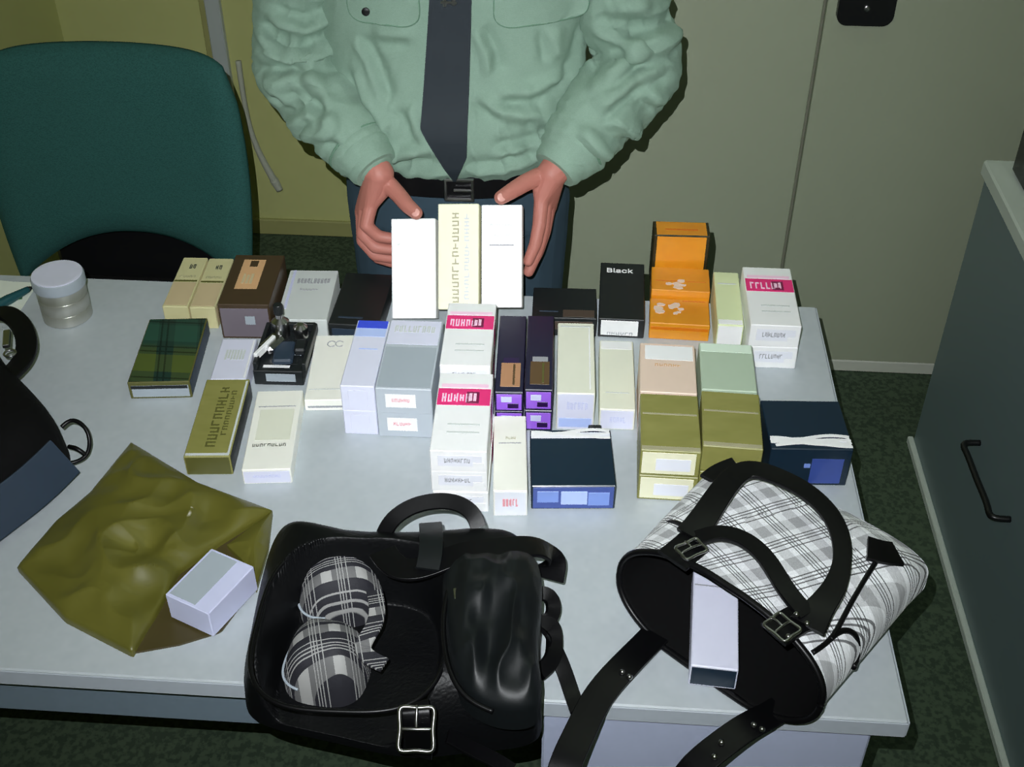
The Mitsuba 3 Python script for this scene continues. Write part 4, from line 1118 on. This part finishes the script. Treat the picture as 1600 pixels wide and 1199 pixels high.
def buckle(parent, c, a, w, h, r=0.0022, tilt=0.0):
    pts = [(-w, -h), (0, -h * 1.02), (w, -h), (w * 1.02, 0), (w, h), (0, h * 1.02), (-w, h), (-w * 1.02, 0)]
    ms = [tube([(x, y, 0) for x, y in pts], r, 48, 8, closed=True), tube([(-w, 0, 0), (0, 0, 0.002), (w, 0, 0)], r * 0.8, 10, 6), tube([(0, 0, 0.002), (0, h * 0.6, 0.003), (0, h * 1.15, 0.001)], r * 0.7, 10, 6)]
    m = cat(ms)
    m.apply_transform(trimesh.transformations.rotation_matrix(tilt, [1, 0, 0]))
    return part(parent, "buckle", xf(m, c, a), "m_steel", True, label="silver buckle")


part(k, "lower_strap", ribbon([(-0.524,-0.093,0.846), (-0.522,-0.102,0.846), (-0.521,-0.107,0.834), (-0.521,-0.105,0.800), (-0.523,-0.100,0.770)], 0.028, 0.004, n=36, hint=(0, -0.6, 0.8)), "m_strap", 50)
buckle(k, (-0.520,-0.117,0.838), 0.05, 0.016, 0.020, 0.0024, 0.7)
part(k, "side_strap", ribbon([(-0.404,0.049,0.800), (-0.393,0.053,0.775), (-0.380,0.038,0.755), (-0.369,0.012,0.745), (-0.360,-0.015,0.744)], 0.018, 0.004, n=40), "m_strap", 50)
part(k, "strap_loop", ribbon([(-0.415,0.102,0.800), (-0.400,0.101,0.800), (-0.393,0.093,0.790), (-0.397,0.079,0.785), (-0.411,0.074,0.785)], 0.016, 0.010, hint=(0.3, -0.5, 0.8), n=30), "m_strap", 50)
part(k, "strap_loop", ribbon([(-0.411,0.067,0.790), (-0.395,0.069,0.785), (-0.390,0.058,0.775), (-0.392,0.034,0.770), (-0.405,0.014,0.770)], 0.018, 0.010, hint=(0.3, -0.5, 0.8), n=30), "m_strap", 50)
part(k, "strap_end", ribbon([(-0.495,-0.081,0.780), (-0.468,-0.084,0.762), (-0.444,-0.089,0.752), (-0.427,-0.096,0.746)], 0.018, 0.004, n=30), "m_strap", 50)

# ------------------------------------------------------------------ plaid tote lying on its side
k = thing("tote_bag", "black and white plaid tote bag with black leather handles, lying open on the desk's right", "bag")
MA, MB = np.array((-0.325,0.131,0.800)), np.array((-0.117,-0.044,0.800))
BC, BD = np.array((-0.185,0.340,0.790)), np.array((0.043,0.169,0.780))
NS, NA = 40, 64


def tote_rings(grow=0.0, s0=0.0, s1=1.0):
    R, UV = [], []
    for i in range(NS + 1):
        s = s0 + (s1 - s0) * i / NS
        a = MA + (BC - MA) * s
        b = MB + (BD - MB) * s
        c = (a + b) / 2
        e = (b - a) / 2
        e[2] = 0
        hw = np.linalg.norm(e) + grow
        e /= np.linalg.norm(e)
        hh = np.interp(s, [0, 0.15, 0.5, 0.85, 1.0], [0.064, 0.062, 0.060, 0.055, 0.042]) + grow
        zc = DZ + hh - grow + 0.001
        t = np.arange(NA) * 2 * np.pi / NA
        ex = 2.3 + 1.3 * s
        x = hw * np.sign(np.cos(t)) * np.abs(np.cos(t)) ** (2 / ex)
        z = hh * np.sign(np.sin(t)) * np.abs(np.sin(t)) ** (2 / ex)
        bulge = 0.010 * math.sin(s * math.pi)
        P = c[:2] + np.outer(x, e[:2])
        Z = zc + z
        if grow >= 0:
            Z = Z + np.where(z > 0, 0.010 * nfbm(P[:, 0], P[:, 1], f=12, seed=2) * np.abs(z) / hh, 0)
        # the upper lip is drawn back from the lower one
        ax = ((BC + BD) - (MA + MB)) / 2
        ax = ax[:2] / np.linalg.norm(ax[:2])
        back = (0.5 + 0.5 * z / hh) * 0.026 * (1 - s) ** 2
        P = P + np.outer(back, ax)
        R.append(np.c_[P, np.maximum(Z, DZ + 0.0005 - min(grow, 0))])
        UV.append(np.c_[np.where(np.sin(t) >= 0, 1, -1) * 0 + x * 1.0 + 0.02 * np.sin(t), np.full(NA, s * 0.27) + 0.3 * (np.sin(t) < -0.5)])
    return np.array(R), np.array(UV)


def shell(outer, inner):
    """closed cup between an outer and an inner set of rings, open towards the first ring"""
    V = np.vstack([outer.reshape(-1, 3), outer[-1].mean(0), inner.reshape(-1, 3), inner[-1].mean(0)])
    F, o = [], len(outer) * NA + 1
    for i in range(len(outer) - 1):
        for j in range(NA):
            a, b = i * NA + j, i * NA + (j + 1) % NA
            F += [(a, b, b + NA), (a, b + NA, a + NA), (o + a, o + b + NA, o + b), (o + a, o + a + NA, o + b + NA)]
    l = (len(outer) - 1) * NA
    for j in range(NA):
        j2 = (j + 1) % NA
        F += [(l + j, l + j2, o - 1), (o + l + j, 2 * o - 1, o + l + j2), (j, o + j, o + j2), (j, o + j2, j2)]
    m = trimesh.Trimesh(V, np.array(F), process=False)
    if m.volume < 0:
        m.invert()
    return m


R_, UV_ = tote_rings(0.0)
RM, _ = tote_rings(-0.0015, 0.0, 0.985)
uvr = np.vstack([UV_.reshape(-1, 2), UV_[-1].mean(0)])
part(k, "body", shell(R_, RM), "m_tote", True, uv=np.vstack([uvr, uvr]))
RO, _ = tote_rings(-0.0022, 0.0, 0.955)
RI, _ = tote_rings(-0.0040, 0.0, 0.93)
part(k, "lining", shell(RO, RI), "m_lining", True, label="black lining")
TOP = R_.reshape(-1, 3)
TOP = TOP[TOP[:, 2] > DZ + 0.035]
TT = cKDTree(TOP[:, :2])


def on_tote(pts, off=0.003):
    """lay points on the tote's upper side"""
    P = np.array(pts, float)
    d, i = TT.query(P[:, :2], k=5)
    w = 1 / (d + 0.003)
    P[:, 2] = (TOP[i, 2] * w).sum(1) / w.sum(1) + off
    return P


part(k, "rim", tube(np.maximum(R_[0], [-9, -9, DZ + 0.005]), 0.0042, 150, 8, closed=True), "m_strap", True)



H1 = [(-0.243,0.137,0.870), (-0.226,0.163,0.876), (-0.198,0.214,0.880), (-0.170,0.242,0.880), (-0.138,0.227,0.885), (-0.108,0.197,0.890), (-0.086,0.159,0.890), (-0.081,0.110,0.888), (-0.095,0.060,0.885), (-0.115,0.029,0.882), (-0.129,0.009,0.876)]
part(k, "handle", ribbon(H1, 0.026, 0.006, n=90, taper=([0, 0.12, 0.4, 0.75, 0.9, 1], [1.35, 1.2, 1.0, 0.75, 1.1, 1.5])), "m_strap", 50, label="black leather handle")
H2 = [(-0.236,0.126,0.878), (-0.212,0.129,0.885), (-0.185,0.117,0.888), (-0.163,0.087,0.888), (-0.148,0.051,0.886), (-0.128,0.021,0.880)]
part(k, "handle", ribbon(H2, 0.021, 0.006, n=70), "m_strap", 50, label="black leather handle")
part(k, "handle_tab", ribbon(on_tote([(-0.264,0.100,0.862), (-0.251,0.115,0.868), (-0.238,0.132,0.872)], 0.004), 0.040, 0.005, n=16), "m_strap", 50)
buckle(k, (-0.244,0.106,0.882), 0.6, 0.014, 0.010, 0.0018)
part(k, "handle_tab", ribbon(on_tote([(-0.163,0.004,0.858), (-0.149,0.016,0.868), (-0.133,0.030,0.876), (-0.109,0.040,0.876)], 0.004), 0.036, 0.005, n=20), "m_strap", 50)
buckle(k, (-0.157,-0.002,0.886), 0.75, 0.012, 0.014, 0.0018)
for p_ in ((-0.140,0.018,0.884), (-0.130,0.008,0.882), (-0.149,-0.002,0.872)):
    part(k, "stud", xf(trimesh.creation.icosphere(2, 0.003), p_), "m_steel", True)
st1 = [(-0.274,0.093,0.752), (-0.292,0.066,0.756), (-0.314,0.032,0.762), (-0.339,-0.005,0.758), (-0.356,-0.043,0.752), (-0.369,-0.077,0.748), (-0.376,-0.100,0.735), (-0.380,-0.120,0.690)]
part(k, "shoulder_strap", ribbon(st1, 0.034, 0.004, n=80), "m_strap", 50, label="shoulder strap with rivets")
st2 = [(-0.139,0.000,0.752), (-0.153,-0.013,0.756), (-0.179,-0.034,0.762), (-0.214,-0.061,0.757), (-0.240,-0.082,0.745), (-0.258,-0.094,0.710)]
part(k, "shoulder_strap", ribbon(st2, 0.032, 0.004, n=60), "m_strap", 50, label="shoulder strap with rivets")
for p_ in ((-0.313,0.025,0.766), (-0.305,0.019,0.766), (-0.209,-0.057,0.763), (-0.217,-0.073,0.760), (-0.174,-0.036,0.768), (-0.166,-0.041,0.768)):
    part(k, "rivet", xf(trimesh.creation.icosphere(2, 0.0034), p_), "m_steel", True)
# piping of the outer pockets, end patch
part(k, "piping", tube(on_tote([(-0.029,0.140,0.852), (-0.058,0.092,0.858), (-0.083,0.046,0.862), (-0.100,0.018,0.862), (-0.121,-0.003,0.858)], 0.0015), 0.0030, 50, 8), "m_strap", True)
part(k, "piping", tube(on_tote([(-0.100,0.018,0.862), (-0.084,0.033,0.855), (-0.069,0.036,0.845), (-0.063,0.031,0.835), (-0.068,0.019,0.830)], 0.0015), 0.0034, 50, 8), "m_strap", True)
part(k, "piping", tube(on_tote([(-0.280,0.199,0.830), (-0.271,0.196,0.845), (-0.255,0.178,0.862), (-0.242,0.156,0.868)], 0.0015), 0.003, 40, 8), "m_strap", True)
part(k, "end_patch", ribbon(on_tote([(-0.042,0.148,0.845), (-0.026,0.146,0.846), (-0.007,0.149,0.838)], 0.004), 0.036, 0.005, n=20), "m_strap", 50, label="black leather patch")
part(k, "end_patch", ribbon(on_tote([(-0.213,0.258,0.852), (-0.198,0.275,0.850), (-0.178,0.286,0.845)], 0.004), 0.024, 0.005, n=20), "m_strap", 50, label="black leather patch")
WB = np.array((-0.210,0.058,0.790))
pbox("white box lying inside the mouth of the plaid tote", (WB[0] + 0.002, WB[1] + 0.041, DZ + 0.0095, 0.052, 0.150, 0.034, -4), "c_lilac_white",
     [("flap_line", "top", 0, 0.60, 0.98, 0.014, c_("grey_print")), ("front_panel", "front", 0, 0, 0.98, 0.9, c_("navy"))])

for _k, _v in labels.items():
    if len(_v.get("label", "").split()) > 16:
        print("LONG", _k, _v["label"])
